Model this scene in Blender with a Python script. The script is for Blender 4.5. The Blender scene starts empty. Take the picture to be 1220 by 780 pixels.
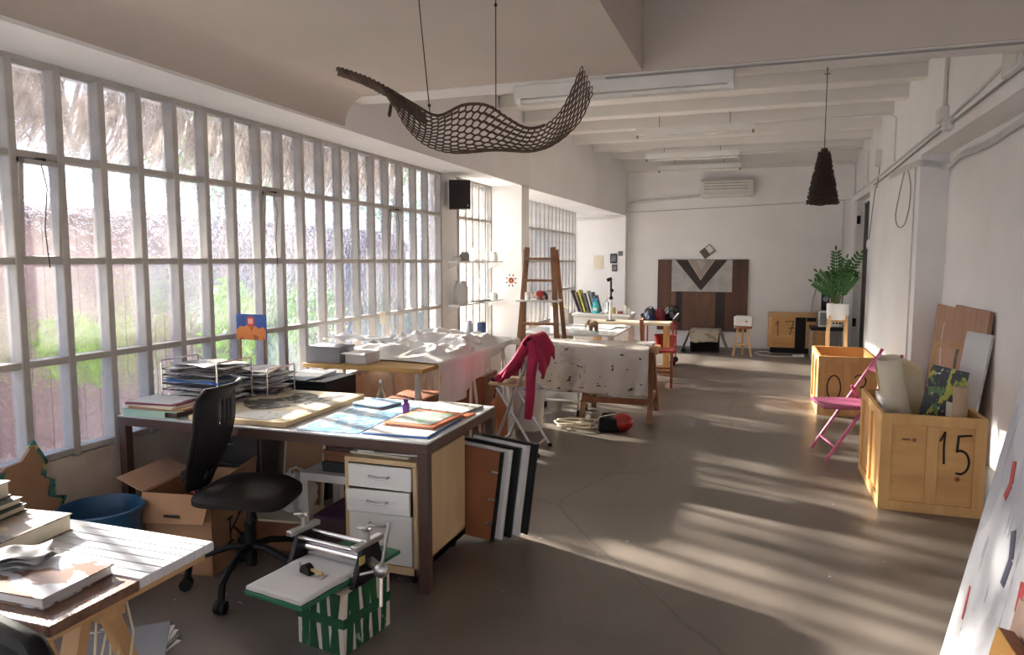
import bpy, bmesh, math, random
from mathutils import Vector, Matrix, Euler, noise
R = math.radians
rnd = random.Random(7)
scene = bpy.context.scene
COL = scene.collection

# ------------------------------------------------------------------ camera
FPX = 850.0
pitch = math.atan(79 / FPX)
yaw = math.atan((905 - 610) / FPX * math.cos(pitch))
cam_d = bpy.data.cameras.new('camera')
cam_d.sensor_fit = 'HORIZONTAL'; cam_d.sensor_width = 36.0
cam_d.lens = FPX / 1220 * 36.0
cam_d.clip_start = 0.05; cam_d.clip_end = 300
cam = bpy.data.objects.new('camera', cam_d); COL.objects.link(cam)
cam.location = (0, 0, 1.6); cam.rotation_euler = (math.pi / 2 - pitch, 0, yaw)
scene.camera = cam

# ------------------------------------------------------------------ light
world = bpy.data.worlds.new('sky'); scene.world = world; world.use_nodes = True
wn = world.node_tree.nodes; wl = world.node_tree.links
wn.clear()
w_out = wn.new('ShaderNodeOutputWorld'); w_bg = wn.new('ShaderNodeBackground')
w_tc = wn.new('ShaderNodeTexCoord'); w_sep = wn.new('ShaderNodeSeparateXYZ'); w_rmp = wn.new('ShaderNodeValToRGB')
wl.new(w_tc.outputs['Generated'], w_sep.inputs[0]); wl.new(w_sep.outputs['Z'], w_rmp.inputs[0])
w_rmp.color_ramp.elements[0].position = 0.0; w_rmp.color_ramp.elements[0].color = (.80, .855, .94, 1)
w_rmp.color_ramp.elements[1].position = 0.7; w_rmp.color_ramp.elements[1].color = (.42, .60, .95, 1)
wl.new(w_rmp.outputs[0], w_bg.inputs[0]); wl.new(w_bg.outputs[0], w_out.inputs[0])
w_bg.inputs[1].default_value = 2.15

SUN_AZ = R(-22.5)          # direction the light travels, measured from +X
SUN_EL = R(21.5)
sun_d = bpy.data.lights.new('sun', 'SUN'); sun_d.energy = 60.0; sun_d.angle = R(1.9); sun_d.color = (1.0, .90, .73)
sun = bpy.data.objects.new('sun', sun_d); COL.objects.link(sun)
sd = Vector((math.cos(SUN_AZ) * math.cos(SUN_EL), math.sin(SUN_AZ) * math.cos(SUN_EL), -math.sin(SUN_EL)))
sun.rotation_euler = sd.to_track_quat('-Z', 'Y').to_euler()
sun.location = (-12, 8, 8)

vs = scene.view_settings
vs.view_transform = 'Standard'; vs.look = 'None'; vs.gamma = 1.0; vs.use_curve_mapping = False
vs.exposure = 0.58

# ------------------------------------------------------------------ mesh helpers
class MB:
    def __init__(s): s.v = []; s.f = []
    def add(s, vs_, fs):
        o = len(s.v); s.v += [tuple(p) for p in vs_]; s.f += [tuple(i + o for i in f) for f in fs]; return s
    def box(s, x0, x1, y0, y1, z0, z1, M=None):
        p = [Vector(c) for c in ((x0,y0,z0),(x1,y0,z0),(x1,y1,z0),(x0,y1,z0),(x0,y0,z1),(x1,y0,z1),(x1,y1,z1),(x0,y1,z1))]
        if M is not None: p = [M @ q for q in p]
        return s.add(p, [(3,2,1,0),(4,5,6,7),(0,1,5,4),(1,2,6,5),(2,3,7,6),(3,0,4,7)])
    def obox(s, c, size, rot=(0,0,0)):
        M = Matrix.Translation(c) @ Euler(rot).to_matrix().to_4x4()
        a, b, d = size[0]/2, size[1]/2, size[2]/2
        return s.box(-a, a, -b, b, -d, d, M)
    def bar(s, p0, p1, w, h, up=(0,0,1)):
        p0 = Vector(p0); p1 = Vector(p1); d = (p1 - p0).normalized(); u = Vector(up)
        if abs(d.dot(u)) > .98: u = Vector((0,1,0))
        sx = d.cross(u).normalized(); sy = sx.cross(d).normalized()
        q = []
        for p in (p0, p1):
            for a, b in ((-1,-1),(1,-1),(1,1),(-1,1)): q.append(p + sx*a*w/2 + sy*b*h/2)
        return s.add(q, [(3,2,1,0),(4,5,6,7),(0,1,5,4),(1,2,6,5),(2,3,7,6),(3,0,4,7)])
    def cyl(s, p0, p1, r0, r1=None, n=12, cap=True):
        r1 = r0 if r1 is None else r1
        p0 = Vector(p0); p1 = Vector(p1); d = (p1 - p0).normalized()
        u = Vector((0,0,1)) if abs(d.z) < .9 else Vector((1,0,0))
        a = d.cross(u).normalized(); b = d.cross(a).normalized()
        q = []
        for p, r in ((p0, r0), (p1, r1)):
            for i in range(n):
                t = 2*math.pi*i/n; q.append(p + a*math.cos(t)*r + b*math.sin(t)*r)
        fs = [(i, i+n, (i+1) % n + n, (i+1) % n) for i in range(n)]
        if cap: fs += [tuple(range(n)), tuple(reversed(range(n, 2*n)))]
        return s.add(q, fs)
    def tube(s, pts, r, n=6, closed=False, r_end=None):
        pts = [Vector(p) for p in pts]; m = len(pts); q = []; prev = None
        for i, p in enumerate(pts):
            if closed: d = pts[(i+1) % m] - pts[i-1]
            else: d = pts[min(i+1, m-1)] - pts[max(i-1, 0)]
            d = d.normalized() if d.length > 1e-9 else Vector((0,0,1))
            if prev is None:
                u = Vector((0,0,1)) if abs(d.z) < .9 else Vector((1,0,0)); a = d.cross(u).normalized()
            else:
                a = prev - d*prev.dot(d); a = a.normalized() if a.length > 1e-6 else d.orthogonal().normalized()
            prev = a; b = d.cross(a)
            rr = r if r_end is None else r + (r_end - r)*i/(m-1)
            for k in range(n):
                t = 2*math.pi*k/n; q.append(p + a*math.cos(t)*rr + b*math.sin(t)*rr)
        fs = []
        for i in range(m if closed else m-1):
            j = (i+1) % m
            for k in range(n): fs.append((i*n+k, i*n+(k+1) % n, j*n+(k+1) % n, j*n+k))
        if not closed: fs += [tuple(reversed(range(n))), tuple(range((m-1)*n, m*n))]
        return s.add(q, fs)
    def lathe(s, prof, n=24, c=(0,0,0), M=None):
        c = Vector(c); q = []; m = len(prof)
        for r, z in prof:
            for k in range(n):
                t = 2*math.pi*k/n; p = Vector((r*math.cos(t), r*math.sin(t), z))
                if M is not None: p = M @ p
                q.append(p + c)
        fs = []
        for i in range(m-1):
            for k in range(n): fs.append((i*n+k, i*n+(k+1) % n, (i+1)*n+(k+1) % n, (i+1)*n+k))
        if prof[0][0] > 1e-5: fs.append(tuple(reversed(range(n))))
        if prof[-1][0] > 1e-5: fs.append(tuple(range((m-1)*n, m*n)))
        return s.add(q, fs)
    def prism(s, poly, ax, d0, d1):
        n = len(poly)
        def pt(a, b, d): return {'x': (d, a, b), 'y': (a, d, b), 'z': (a, b, d)}[ax]
        q = [pt(a, b, d0) for a, b in poly] + [pt(a, b, d1) for a, b in poly]
        fs = [tuple(range(n)), tuple(reversed(range(n, 2*n)))] + [(i, i+n, (i+1) % n + n, (i+1) % n) for i in range(n)]
        return s.add(q, fs)
    def grid(s, fn, nu, nv, cu=False):
        q = [fn(i/(nu if cu else nu-1), j/(nv-1)) for j in range(nv) for i in range(nu)]
        fs = []
        for j in range(nv-1):
            for i in range(nu if cu else nu-1):
                k = (i+1) % nu
                fs.append((j*nu+i, j*nu+k, (j+1)*nu+k, (j+1)*nu+i))
        return s.add(q, fs)
    def ball(s, c, r, nu=12, nv=8, M=None):
        if not hasattr(r, '__len__'): r = (r, r, r)
        def fn(u, v):
            t = 2*math.pi*u; ph = math.pi*(v*.996+.002)
            p = Vector((r[0]*math.cos(t)*math.sin(ph), r[1]*math.sin(t)*math.sin(ph), -r[2]*math.cos(ph)))
            if M is not None: p = M @ p
            return p + Vector(c)
        return s.grid(fn, nu, nv, True)
    def build(s, name, mat, parent=None, bevel=0, angle=35, solid=0, sub=0, loc=None, rot=None, label=None):
        me = bpy.data.meshes.new(name); me.from_pydata(s.v, [], s.f)
        bm = bmesh.new(); bm.from_mesh(me); bmesh.ops.recalc_face_normals(bm, faces=bm.faces); bm.to_mesh(me); bm.free()
        me.materials.append(mat)
        for p in me.polygons: p.use_smooth = True
        me.set_sharp_from_angle(angle=R(angle))
        o = bpy.data.objects.new(name, me); COL.objects.link(o)
        if parent is not None: o.parent = parent
        if loc: o.location = loc
        if rot: o.rotation_euler = rot
        if solid:
            m = o.modifiers.new('thickness', 'SOLIDIFY'); m.thickness = solid; m.offset = 0
        if bevel:
            m = o.modifiers.new('bevel', 'BEVEL'); m.width = bevel; m.segments = 2; m.limit_method = 'ANGLE'; m.angle_limit = R(40)
        if sub:
            m = o.modifiers.new('subd', 'SUBSURF'); m.levels = sub; m.render_levels = sub
        if label: o['label'] = label
        return o

def tag(o, label, cat, group=None, kind=None):
    o['label'] = label; o['category'] = cat
    if group: o['group'] = group
    if kind: o['kind'] = kind
    return o
def T(name, label, cat, loc=(0,0,0), rz=0, group=None, rot=None):
    o = bpy.data.objects.new(name, None); COL.objects.link(o); o.empty_display_size = .1
    o.location = loc; o.rotation_euler = rot if rot else (0, 0, rz)
    return tag(o, label, cat, group)
def struct(name, mb, mat, parent=None, label=None, **k):
    o = mb.build(name, mat, parent, **k); o['kind'] = 'structure'
    if label: o['label'] = label
    return o
def inst(src, name, parent, loc=None, rot=None, scale=None, M=None):
    o = bpy.data.objects.new(name, src.data); COL.objects.link(o); o.parent = parent
    for m in src.modifiers:
        nm = o.modifiers.new(m.name, m.type)
        for p in ('width','segments','limit_method','angle_limit','thickness','offset','levels','render_levels'):
            if hasattr(m, p):
                setattr(nm, p, getattr(m, p))
    if loc is not None: o.location = loc
    if rot is not None: o.rotation_euler = rot
    if scale is not None: o.scale = scale
    if M is not None: o.matrix_local = M
    return o
def nz(x, y, z=0.0): return noise.noise(Vector((x, y, z)))

# ------------------------------------------------------------------ materials
MATS = {}
def mat(name, col, rough=.6, metal=0.0, var=.12, vscale=6.0, col2=None, bump=0.0, bscale=40.0, stretch=(1,1,1), trans=0.0, sheen=0.0, coat=0.0, thr=None, alpha=1.0, spec=.5, detail=4.0, rvar=0.0):
    if name in MATS: return MATS[name]
    m = bpy.data.materials.new(name); m.use_nodes = True; nt = m.node_tree; N = nt.nodes; L = nt.links
    b = N['Principled BSDF']
    b.inputs['Roughness'].default_value = rough; b.inputs['Metallic'].default_value = metal
    b.inputs['Specular IOR Level'].default_value = spec
    if trans: b.inputs['Transmission Weight'].default_value = trans
    if sheen: b.inputs['Sheen Weight'].default_value = sheen
    if coat: b.inputs['Coat Weight'].default_value = coat
    if alpha < 1: b.inputs['Alpha'].default_value = alpha
    tc = N.new('ShaderNodeTexCoord'); mp = N.new('ShaderNodeMapping'); mp.inputs['Scale'].default_value = stretch
    L.new(tc.outputs['Object'], mp.inputs[0])
    nt1 = N.new('ShaderNodeTexNoise'); nt1.inputs['Scale'].default_value = vscale; nt1.inputs['Detail'].default_value = detail
    L.new(mp.outputs[0], nt1.inputs['Vector'])
    rp = N.new('ShaderNodeValToRGB')
    c2 = col2 if col2 else tuple(max(0, c*(1-var)) for c in col)
    c1 = col if col2 else tuple(min(1, c*(1+var*.6)) for c in col)
    lo, hi = thr if thr else (.3, .7)
    rp.color_ramp.elements[0].position = lo; rp.color_ramp.elements[0].color = (*c2, 1)
    rp.color_ramp.elements[1].position = hi; rp.color_ramp.elements[1].color = (*c1, 1)
    L.new(nt1.outputs[0], rp.inputs[0]); L.new(rp.outputs[0], b.inputs['Base Color'])
    if rvar:
        mr = N.new('ShaderNodeMapRange'); mr.inputs[3].default_value = max(0.02, rough-rvar); mr.inputs[4].default_value = min(1, rough+rvar)
        L.new(nt1.outputs[0], mr.inputs[0]); L.new(mr.outputs[0], b.inputs['Roughness'])
    if bump:
        n2 = N.new('ShaderNodeTexNoise'); n2.inputs['Scale'].default_value = bscale; n2.inputs['Detail'].default_value = 5
        L.new(mp.outputs[0], n2.inputs['Vector'])
        bp = N.new('ShaderNodeBump'); bp.inputs['Strength'].default_value = bump; bp.inputs['Distance'].default_value = .02
        L.new(n2.outputs[0], bp.inputs['Height']); L.new(bp.outputs[0], b.inputs['Normal'])
    MATS[name] = m; return m
def wood(name, c1, c2, axis='z', scale=5.0, rough=.55, knots=False):
    if name in MATS: return MATS[name]
    st = {'x': (.12, 1, 1), 'y': (1, .12, 1), 'z': (1, 1, .12)}[axis]
    m = mat(name, c1, rough, col2=c2, vscale=scale*4, stretch=st, bump=.08, bscale=60, detail=6)
    if knots:
        nt = m.node_tree; N = nt.nodes; L = nt.links
        tc = [n for n in N if n.type == 'TEX_COORD'][0]; rp = [n for n in N if n.type == 'VALTORGB'][0]; b = N['Principled BSDF']
        vo = N.new('ShaderNodeTexVoronoi'); vo.inputs['Scale'].default_value = 5.5
        L.new(tc.outputs['Object'], vo.inputs['Vector'])
        kr = N.new('ShaderNodeValToRGB'); kr.color_ramp.elements[0].position = .05; kr.color_ramp.elements[0].color = (.35, .18, .1, 1)
        kr.color_ramp.elements[1].position = .12; kr.color_ramp.elements[1].color = (1, 1, 1, 1)
        L.new(vo.outputs['Distance'], kr.inputs[0])
        mx = N.new('ShaderNodeMix'); mx.data_type = 'RGBA'; mx.blend_type = 'MULTIPLY'; mx.inputs[0].default_value = 1
        L.new(rp.outputs[0], mx.inputs[6]); L.new(kr.outputs[0], mx.inputs[7]); L.new(mx.outputs[2], b.inputs['Base Color'])
    return m
def spots(name, base, layers, rough=.8, bump=0.0, trans=0.0, grain=None):
    """base colour with layers of (colour, scale, threshold, stretch, seed) blotches."""
    if name in MATS: return MATS[name]
    m = mat(name, base, rough, var=.06, vscale=3, bump=bump, bscale=25)
    nt = m.node_tree; N = nt.nodes; L = nt.links; b = N['Principled BSDF']
    tc = [n for n in N if n.type == 'TEX_COORD'][0]; last = [n for n in N if n.type == 'VALTORGB'][0].outputs[0]
    for col, sc, th, st, seed in layers:
        mp = N.new('ShaderNodeMapping'); mp.inputs['Scale'].default_value = st; mp.inputs['Location'].default_value = (seed, seed*1.7, seed*.6)
        L.new(tc.outputs['Object'], mp.inputs[0])
        tn = N.new('ShaderNodeTexNoise'); tn.inputs['Scale'].default_value = sc; tn.inputs['Detail'].default_value = 3
        L.new(mp.outputs[0], tn.inputs['Vector'])
        rp = N.new('ShaderNodeValToRGB'); rp.color_ramp.elements[0].position = th; rp.color_ramp.elements[1].position = th + .03
        L.new(tn.outputs[0], rp.inputs[0])
        mx = N.new('ShaderNodeMix'); mx.data_type = 'RGBA'; mx.inputs[7].default_value = (*col, 1)
        L.new(rp.outputs[0], mx.inputs[0]); L.new(last, mx.inputs[6]); last = mx.outputs[2]
    L.new(last, b.inputs['Base Color'])
    return m
def cloth_mat(name, col, trans=.25, layers=()):
    m = spots(name, col, layers, rough=.9, bump=.15)
    return m

def pane_mat(name, frost, clear, tint=(.935, .955, 1)):
    m = bpy.data.materials.new(name); m.use_nodes = True; nt = m.node_tree; N = nt.nodes; L = nt.links
    N.clear(); out = N.new('ShaderNodeOutputMaterial')
    tr = N.new('ShaderNodeBsdfTransparent'); tr.inputs[0].default_value = (*tint, 1)
    rf = N.new('ShaderNodeBsdfRefraction'); rf.inputs['Color'].default_value = (*tint, 1); rf.inputs['IOR'].default_value = 1.2; rf.inputs['Roughness'].default_value = .06
    tl = N.new('ShaderNodeBsdfTranslucent'); tl.inputs[0].default_value = (.92, .93, .96, 1)
    gl = N.new('ShaderNodeBsdfGlossy'); gl.inputs['Roughness'].default_value = .12
    tc = N.new('ShaderNodeTexCoord'); nz_ = N.new('ShaderNodeTexNoise'); nz_.inputs['Scale'].default_value = 22; nz_.inputs['Detail'].default_value = 2
    geo = N.new('ShaderNodeNewGeometry'); L.new(geo.outputs['Position'], nz_.inputs['Vector'])
    bp = N.new('ShaderNodeBump'); bp.inputs['Strength'].default_value = .55; bp.inputs['Distance'].default_value = .03
    L.new(nz_.outputs[0], bp.inputs['Height']); L.new(bp.outputs[0], rf.inputs['Normal']); L.new(bp.outputs[0], gl.inputs['Normal'])
    m1 = N.new('ShaderNodeMixShader'); m1.inputs[0].default_value = clear; L.new(rf.outputs[0], m1.inputs[1]); L.new(tr.outputs[0], m1.inputs[2])
    # dust and frosting vary over the glass
    n2 = N.new('ShaderNodeTexNoise'); n2.inputs['Scale'].default_value = 2.2; n2.inputs['Detail'].default_value = 4; L.new(geo.outputs['Position'], n2.inputs['Vector'])
    mr = N.new('ShaderNodeMapRange'); mr.inputs[1].default_value = .3; mr.inputs[2].default_value = .7; mr.inputs[3].default_value = frost*.4; mr.inputs[4].default_value = min(1, frost*1.6)
    L.new(n2.outputs[0], mr.inputs[0])
    m2 = N.new('ShaderNodeMixShader'); L.new(mr.outputs[0], m2.inputs[0]); L.new(m1.outputs[0], m2.inputs[1]); L.new(tl.outputs[0], m2.inputs[2])
    m3 = N.new('ShaderNodeMixShader'); m3.inputs[0].default_value = .04; L.new(m2.outputs[0], m3.inputs[1]); L.new(gl.outputs[0], m3.inputs[2])
    L.new(m3.outputs[0], out.inputs[0]); MATS[name] = m; return m

M_wall = mat('white_plaster', (.86, .85, .845), .85, var=.06, vscale=1.3, bump=.12, bscale=18)
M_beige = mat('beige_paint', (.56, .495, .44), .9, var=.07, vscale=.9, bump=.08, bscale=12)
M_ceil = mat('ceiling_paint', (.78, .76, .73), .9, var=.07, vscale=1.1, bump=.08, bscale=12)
M_sill = mat('rough_plaster', (.80, .68, .57), .9, col2=(.62, .50, .41), vscale=5, bump=.5, bscale=16)
M_frame = mat('window_paint', (.46, .435, .40), .6, var=.1, vscale=12, bump=.08)
M_glass = pane_mat('rippled_glass', .010, .62)
M_frost = pane_mat('frosted_glass', .13, .55)
M_white = mat('white_paint', (.82, .82, .80), .5, var=.04)
M_offw = mat('off_white', (.72, .70, .66), .6, var=.08)
M_black = mat('black_plastic', (.006, .006, .007), .55, var=.2, spec=.25)
M_blackm = mat('black_metal', (.010, .010, .011), .45, var=.2, spec=.3)
M_chrome = mat('chrome', (.75, .75, .76), .22, metal=1.0, var=.06)
M_alu = mat('brushed_aluminium', (.55, .55, .56), .35, metal=1.0, var=.08)
M_brownm = mat('brown_steel', (.085, .045, .035), .4, var=.15)
M_pine = wood('pine_wood', (.66, .42, .20), (.50, .29, .12), 'z', 4)
M_pinex = wood('pine_wood_x', (.64, .42, .21), (.50, .29, .12), 'x', 4)
M_crate = wood('crate_plywood', (.70, .40, .15), (.57, .29, .095), 'x', 3.5, knots=True)
M_cratef = wood('crate_batten', (.74, .45, .18), (.60, .33, .115), 'z', 4)
M_oldw = wood('ladder_wood', (.30, .15, .07), (.17, .08, .035), 'z', 5)
M_redw = wood('red_brown_wood', (.33, .12, .05), (.20, .06, .025), 'z', 5)
M_birch = wood('birch_ply', (.68, .50, .29), (.60, .42, .22), 'z', 2.5)
M_dwood = wood('dark_brown_wood', (.05, .03, .022), (.02, .012, .01), 'z', 4)
M_card = mat('cardboard', (.40, .23, .13), .85, var=.12, vscale=4)
M_paper = mat('paper', (.70, .69, .67), .8, var=.05)
M_cream = mat('cream_paper', (.75, .68, .52), .8, var=.08)
M_pink = mat('pink_paint', (.55, .10, .24), .45, var=.1)
M_wire = mat('cable_grey', (.30, .29, .28), .6)
M_ink = mat('marker_ink', (.03, .02, .015), .7, var=.3)
M_red = mat('red_plastic', (.34, .018, .015), .35, var=.1)
M_blue = mat('blue_card', (.03, .16, .50), .5, var=.1)
M_grey = mat('grey_card', (.22, .22, .24), .6, var=.1)
M_clear = mat('clear_glass', (.85, .9, .9), .05, trans=.95, var=.02)
M_white_bag = mat('white_bag', (.75, .76, .75), .5, var=.08, bump=.3, bscale=14)
M_terr = mat('terracotta', (.42, .16, .08), .8, var=.2)
M_wicker = mat('dark_wicker', (.045, .025, .018), .7, var=.3)
M_ring = mat('rattan_rings', (.085, .05, .032), .7, var=.35, vscale=14)
M_leaf = mat('leaf_green', (.035, .13, .025), .4, var=.3, vscale=10)
M_pvc = mat('painted_pipe', (.70, .69, .67), .5, var=.08)

# ================================================================== the room
XW = -3.44                      # glass plane of the long window wall
def floor_mat():
    m = mat('concrete_floor', (.185, .157, .133), .36, col2=(.108, .089, .074), vscale=1.6, bump=.05, bscale=30, detail=9, rvar=.16)
    nt = m.node_tree; N = nt.nodes; L = nt.links; b = N['Principled BSDF']
    tc = [n for n in N if n.type == 'TEX_COORD'][0]; rp = [n for n in N if n.type == 'VALTORGB'][0]
    n1 = N.new('ShaderNodeTexNoise'); n1.inputs['Scale'].default_value = 1.4; n1.inputs['Detail'].default_value = 6; L.new(tc.outputs['Object'], n1.inputs['Vector'])
    # thin wandering cracks
    mx0 = N.new('ShaderNodeMix'); mx0.data_type = 'VECTOR'; mx0.inputs[0].default_value = .22
    L.new(tc.outputs['Object'], mx0.inputs[4]); L.new(n1.outputs[1], mx0.inputs[5])
    vo = N.new('ShaderNodeTexVoronoi'); vo.feature = 'DISTANCE_TO_EDGE'; vo.inputs['Scale'].default_value = .38; L.new(mx0.outputs[1], vo.inputs['Vector'])
    cr = N.new('ShaderNodeValToRGB'); cr.color_ramp.elements[0].position = .0; cr.color_ramp.elements[0].color = (.62, .6, .58, 1); cr.color_ramp.elements[1].position = .0035; cr.color_ramp.elements[1].color = (1, 1, 1, 1)
    L.new(vo.outputs['Distance'], cr.inputs[0])
    # pale specks of paint
    n3 = N.new('ShaderNodeTexNoise'); n3.inputs['Scale'].default_value = 17; n3.inputs['Detail'].default_value = 2; L.new(tc.outputs['Object'], n3.inputs['Vector'])
    sp = N.new('ShaderNodeValToRGB'); sp.color_ramp.elements[0].position = .74; sp.color_ramp.elements[1].position = .78
    L.new(n3.outputs[0], sp.inputs[0])
    m1 = N.new('ShaderNodeMix'); m1.data_type = 'RGBA'; m1.blend_type = 'MULTIPLY'; m1.inputs[0].default_value = 1
    L.new(rp.outputs[0], m1.inputs[6]); L.new(cr.outputs[0], m1.inputs[7])
    m2 = N.new('ShaderNodeMix'); m2.data_type = 'RGBA'; m2.inputs[7].default_value = (.5, .48, .44, 1); L.new(sp.outputs[0], m2.inputs[0]); L.new(m1.outputs[2], m2.inputs[6])
    L.new(m2.outputs[2], b.inputs['Base Color'])
    return m
struct('floor', MB().box(-3.6, 1.95, -3.2, 14.0, -.12, 0), floor_mat(), label='worn grey concrete floor with cracks and paint specks')

# left wall: sill, piers, beam over the windows
w = MB()
w.box(-3.62, -3.41, -3.2, 13.9, 0, .575)
struct('wall_left', w, M_sill, label='rough plaster wall under the long window')
w = MB()
w.box(-3.62, -3.41, 7.405, 7.87, .575, 2.6)
w.box(-3.62, -2.97, 8.98, 9.3, 0, 2.6)
w.box(-3.62, -3.41, 13.6, 13.9, .575, 2.6)
struct('wall_left_pier', w, M_wall, label='white pier between the windows')
w = MB()
w.box(-3.62, -2.97, -3.2, 9.3, 2.585, 4.0)
b0 = [(-3.62, 9.3, 2.575), (-2.97, 9.3, 2.575), (-2.42, 13.7, 2.455), (-3.62, 13.7, 2.56)]
w.add(b0 + [(p[0], p[1], 4.0) for p in b0], [(0,1,2,3),(4,7,6,5),(0,4,5,1),(1,5,6,2),(2,6,7,3),(3,7,4,0)])
struct('trim_1', w, M_wall, label='deep white beam running over the windows')
# rounded cove where the beam meets the near ceiling
pts = [(-2.975, 2.83), (-2.975, 2.60)] + [(-2.97 + .22*(1-math.cos(R(a))), 2.605 + .22*math.sin(R(a))) for a in range(0, 91, 10)]
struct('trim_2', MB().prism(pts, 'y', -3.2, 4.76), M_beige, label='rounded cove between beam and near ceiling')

# ceilings
c = MB()
c.box(-3.6, 1.95, 5.02, 13.9, 3.54, 4.0)
c.box(-2.98, 1.6, 13.45, 13.85, 3.27, 3.56)
ceil = struct('ceiling', c, M_ceil, label='pale painted ceiling with a dropped near part')
c = MB()
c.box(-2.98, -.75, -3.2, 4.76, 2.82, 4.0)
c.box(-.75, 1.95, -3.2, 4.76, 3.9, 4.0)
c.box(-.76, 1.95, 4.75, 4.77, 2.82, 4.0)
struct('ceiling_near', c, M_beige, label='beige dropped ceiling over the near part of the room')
struct('trim_3', MB().box(-2.98, 1.95, 4.77, 5.02, 2.815, 4.0), M_ceil, label='pale cross beam at the edge of the dropped ceiling')
j0 = None
for k in range(9):
    y = 5.42 + k*.925
    if j0 is None:
        j0 = MB().box(-2.96, 1.51, -.09, .09, -.14, .01).build('joist', M_ceil, ceil, bevel=.012); j0.location = (0, y, 3.54)
    else: inst(j0, 'joist', ceil, (0, y, 3.54))

# far wall
w = MB(); w.box(-2.44, 1.95, 13.8, 14.0, 0, 3.6); w.box(-3.62, -2.42, 13.6, 14.0, 0, 3.6)
struct('wall_far', w, M_wall, label='white far wall with a stepped corner')
# right wall: thick far part, recessed near part under a lintel
w = MB()
w.box(1.5, 1.95, 8.22, 11.72, 0, 3.6); w.box(1.5, 1.95, 11.72, 13.62, 2.62, 3.6); w.box(1.5, 1.95, 13.62, 13.9, 0, 3.6)
w.box(1.75, 1.95, -3.2, 8.23, 0, 4.0); w.box(1.5, 1.76, -3.2, 8.23, 2.66, 4.0)
struct('wall_right', w, M_wall, label='white right wall with a recess under a lintel')
# rear wall behind the camera with its own window
w = MB(); w.box(-3.62, 1.95, -3.3, -3.1, 0, .9); w.box(-3.62, 1.95, -3.3, -3.1, 2.4, 4.0); w.box(-3.62, -3.2, -3.3, -3.1, .9, 2.4); w.box(1.6, 1.95, -3.3, -3.1, .9, 2.4)
struct('wall_rear', w, M_wall, label='white wall behind with a wide window')
w4 = bpy.data.objects.new('window_4', None); COL.objects.link(w4); w4['kind'] = 'structure'; w4['label'] = 'wide window in the rear wall'
p0 = m0 = None
for k in range(9):
    x = -3.2 + k*.6
    if k < 8:
        if p0 is None: p0 = MB().box(.02, .58, -.003, .003, .9, 2.4).build('pane', M_glass, w4, loc=(x, -3.2, 0))
        else: inst(p0, 'pane', w4, (x, -3.2, 0))
    if m0 is None: m0 = MB().box(-.025, .025, -.04, .04, .9, 2.4).build('mullion', M_frame, w4, loc=(x, -3.2, 0))
    else: inst(m0, 'mullion', w4, (x, -3.2, 0))

# the steel windows: every bar and pane is a piece
ROWS = [.60, 1.088, 1.60, 2.12, 2.575]
def window(name, label, ys, glass, vents=()):
    e = bpy.data.objects.new(name, None); COL.objects.link(e); e['kind'] = 'structure'; e['label'] = label
    e.location = (XW, ys[0], 0)
    mu = None
    for y in ys:
        if mu is None: mu = MB().box(-.03, .05, -.021, .021, .57, 2.59).build('mullion', M_frame, e, bevel=.006); mu.location = (0, y-ys[0], 0)
        else: inst(mu, 'mullion', e, (0, y-ys[0], 0))
    for z in ROWS:
        MB().box(-.032, .046, -.03, ys[-1]-ys[0]+.03, z-.018, z+.018).build('rail', M_frame, e, bevel=.005)
    cache = {}
    for i in range(len(ys)-1):
        wd = ys[i+1]-ys[i]-.03
        for r in range(4):
            h = ROWS[r+1]-ROWS[r]-.03
            ctr = Vector((0, (ys[i]+ys[i+1])/2-ys[0], (ROWS[r]+ROWS[r+1])/2))
            key = 'p'
            if (i, r) in vents:
                v = MB(); W2, H2, t = wd/2+.002, h/2+.002, .022
                v.box(-.02,.02,-W2,-W2+t,-H2,H2); v.box(-.02,.02,W2-t,W2,-H2,H2); v.box(-.02,.02,-W2,W2,-H2,-H2+t); v.box(-.02,.02,-W2,W2,H2-t,H2)
                o = v.build('vent_frame', M_frame, e, loc=ctr + Vector((.035, 0, -.01)), rot=(0, R(3), 0))
                cd = MB().tube([(.06, 0, h/2), (.085, .01, .1), (.08, -.01, -.1), (.075, .008, -h/2-.05)], .003, 5)
                cd.cyl((.03, -.02, h/2-.005), (.075, .02, h/2-.005), .008, n=8)
                cd.build('vent_cord', M_blackm, e, loc=ctr)
            if key not in cache:
                cache[key] = MB().box(-.0025, .0025, -.5, .5, -.5, .5).build('pane', glass, e, loc=ctr); o = cache[key]
            else: o = inst(cache[key], 'pane', e, ctr)
            o.scale = (1, wd, h)
            # small natural tilt of each pane
            o.rotation_euler = (0, 0, R(rnd.uniform(-.5, .5)))
    return e
Y1 = [2.505, 2.756, 3.011, 3.259, 3.526, 3.781, 4.033, 4.305, 4.551, 4.813, 5.087, 5.349, 5.62, 5.899, 6.169, 6.46, 6.757, 7.035, 7.38]
Y1 = [2.505 - .255*k for k in range(12, 0, -1)] + Y1
window('window_1', 'long steel window wall of small rippled panes', Y1, M_glass, {(12, 2), (19, 2), (26, 2)})
window('window_2', 'narrow steel window of frosted panes behind the shelves', [7.89 + .2175*k for k in range(6)], M_frost)
window('window_3', 'steel window in the far recess behind the ladder', [9.33 + .2368*k for k in range(19)], M_glass)
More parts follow.
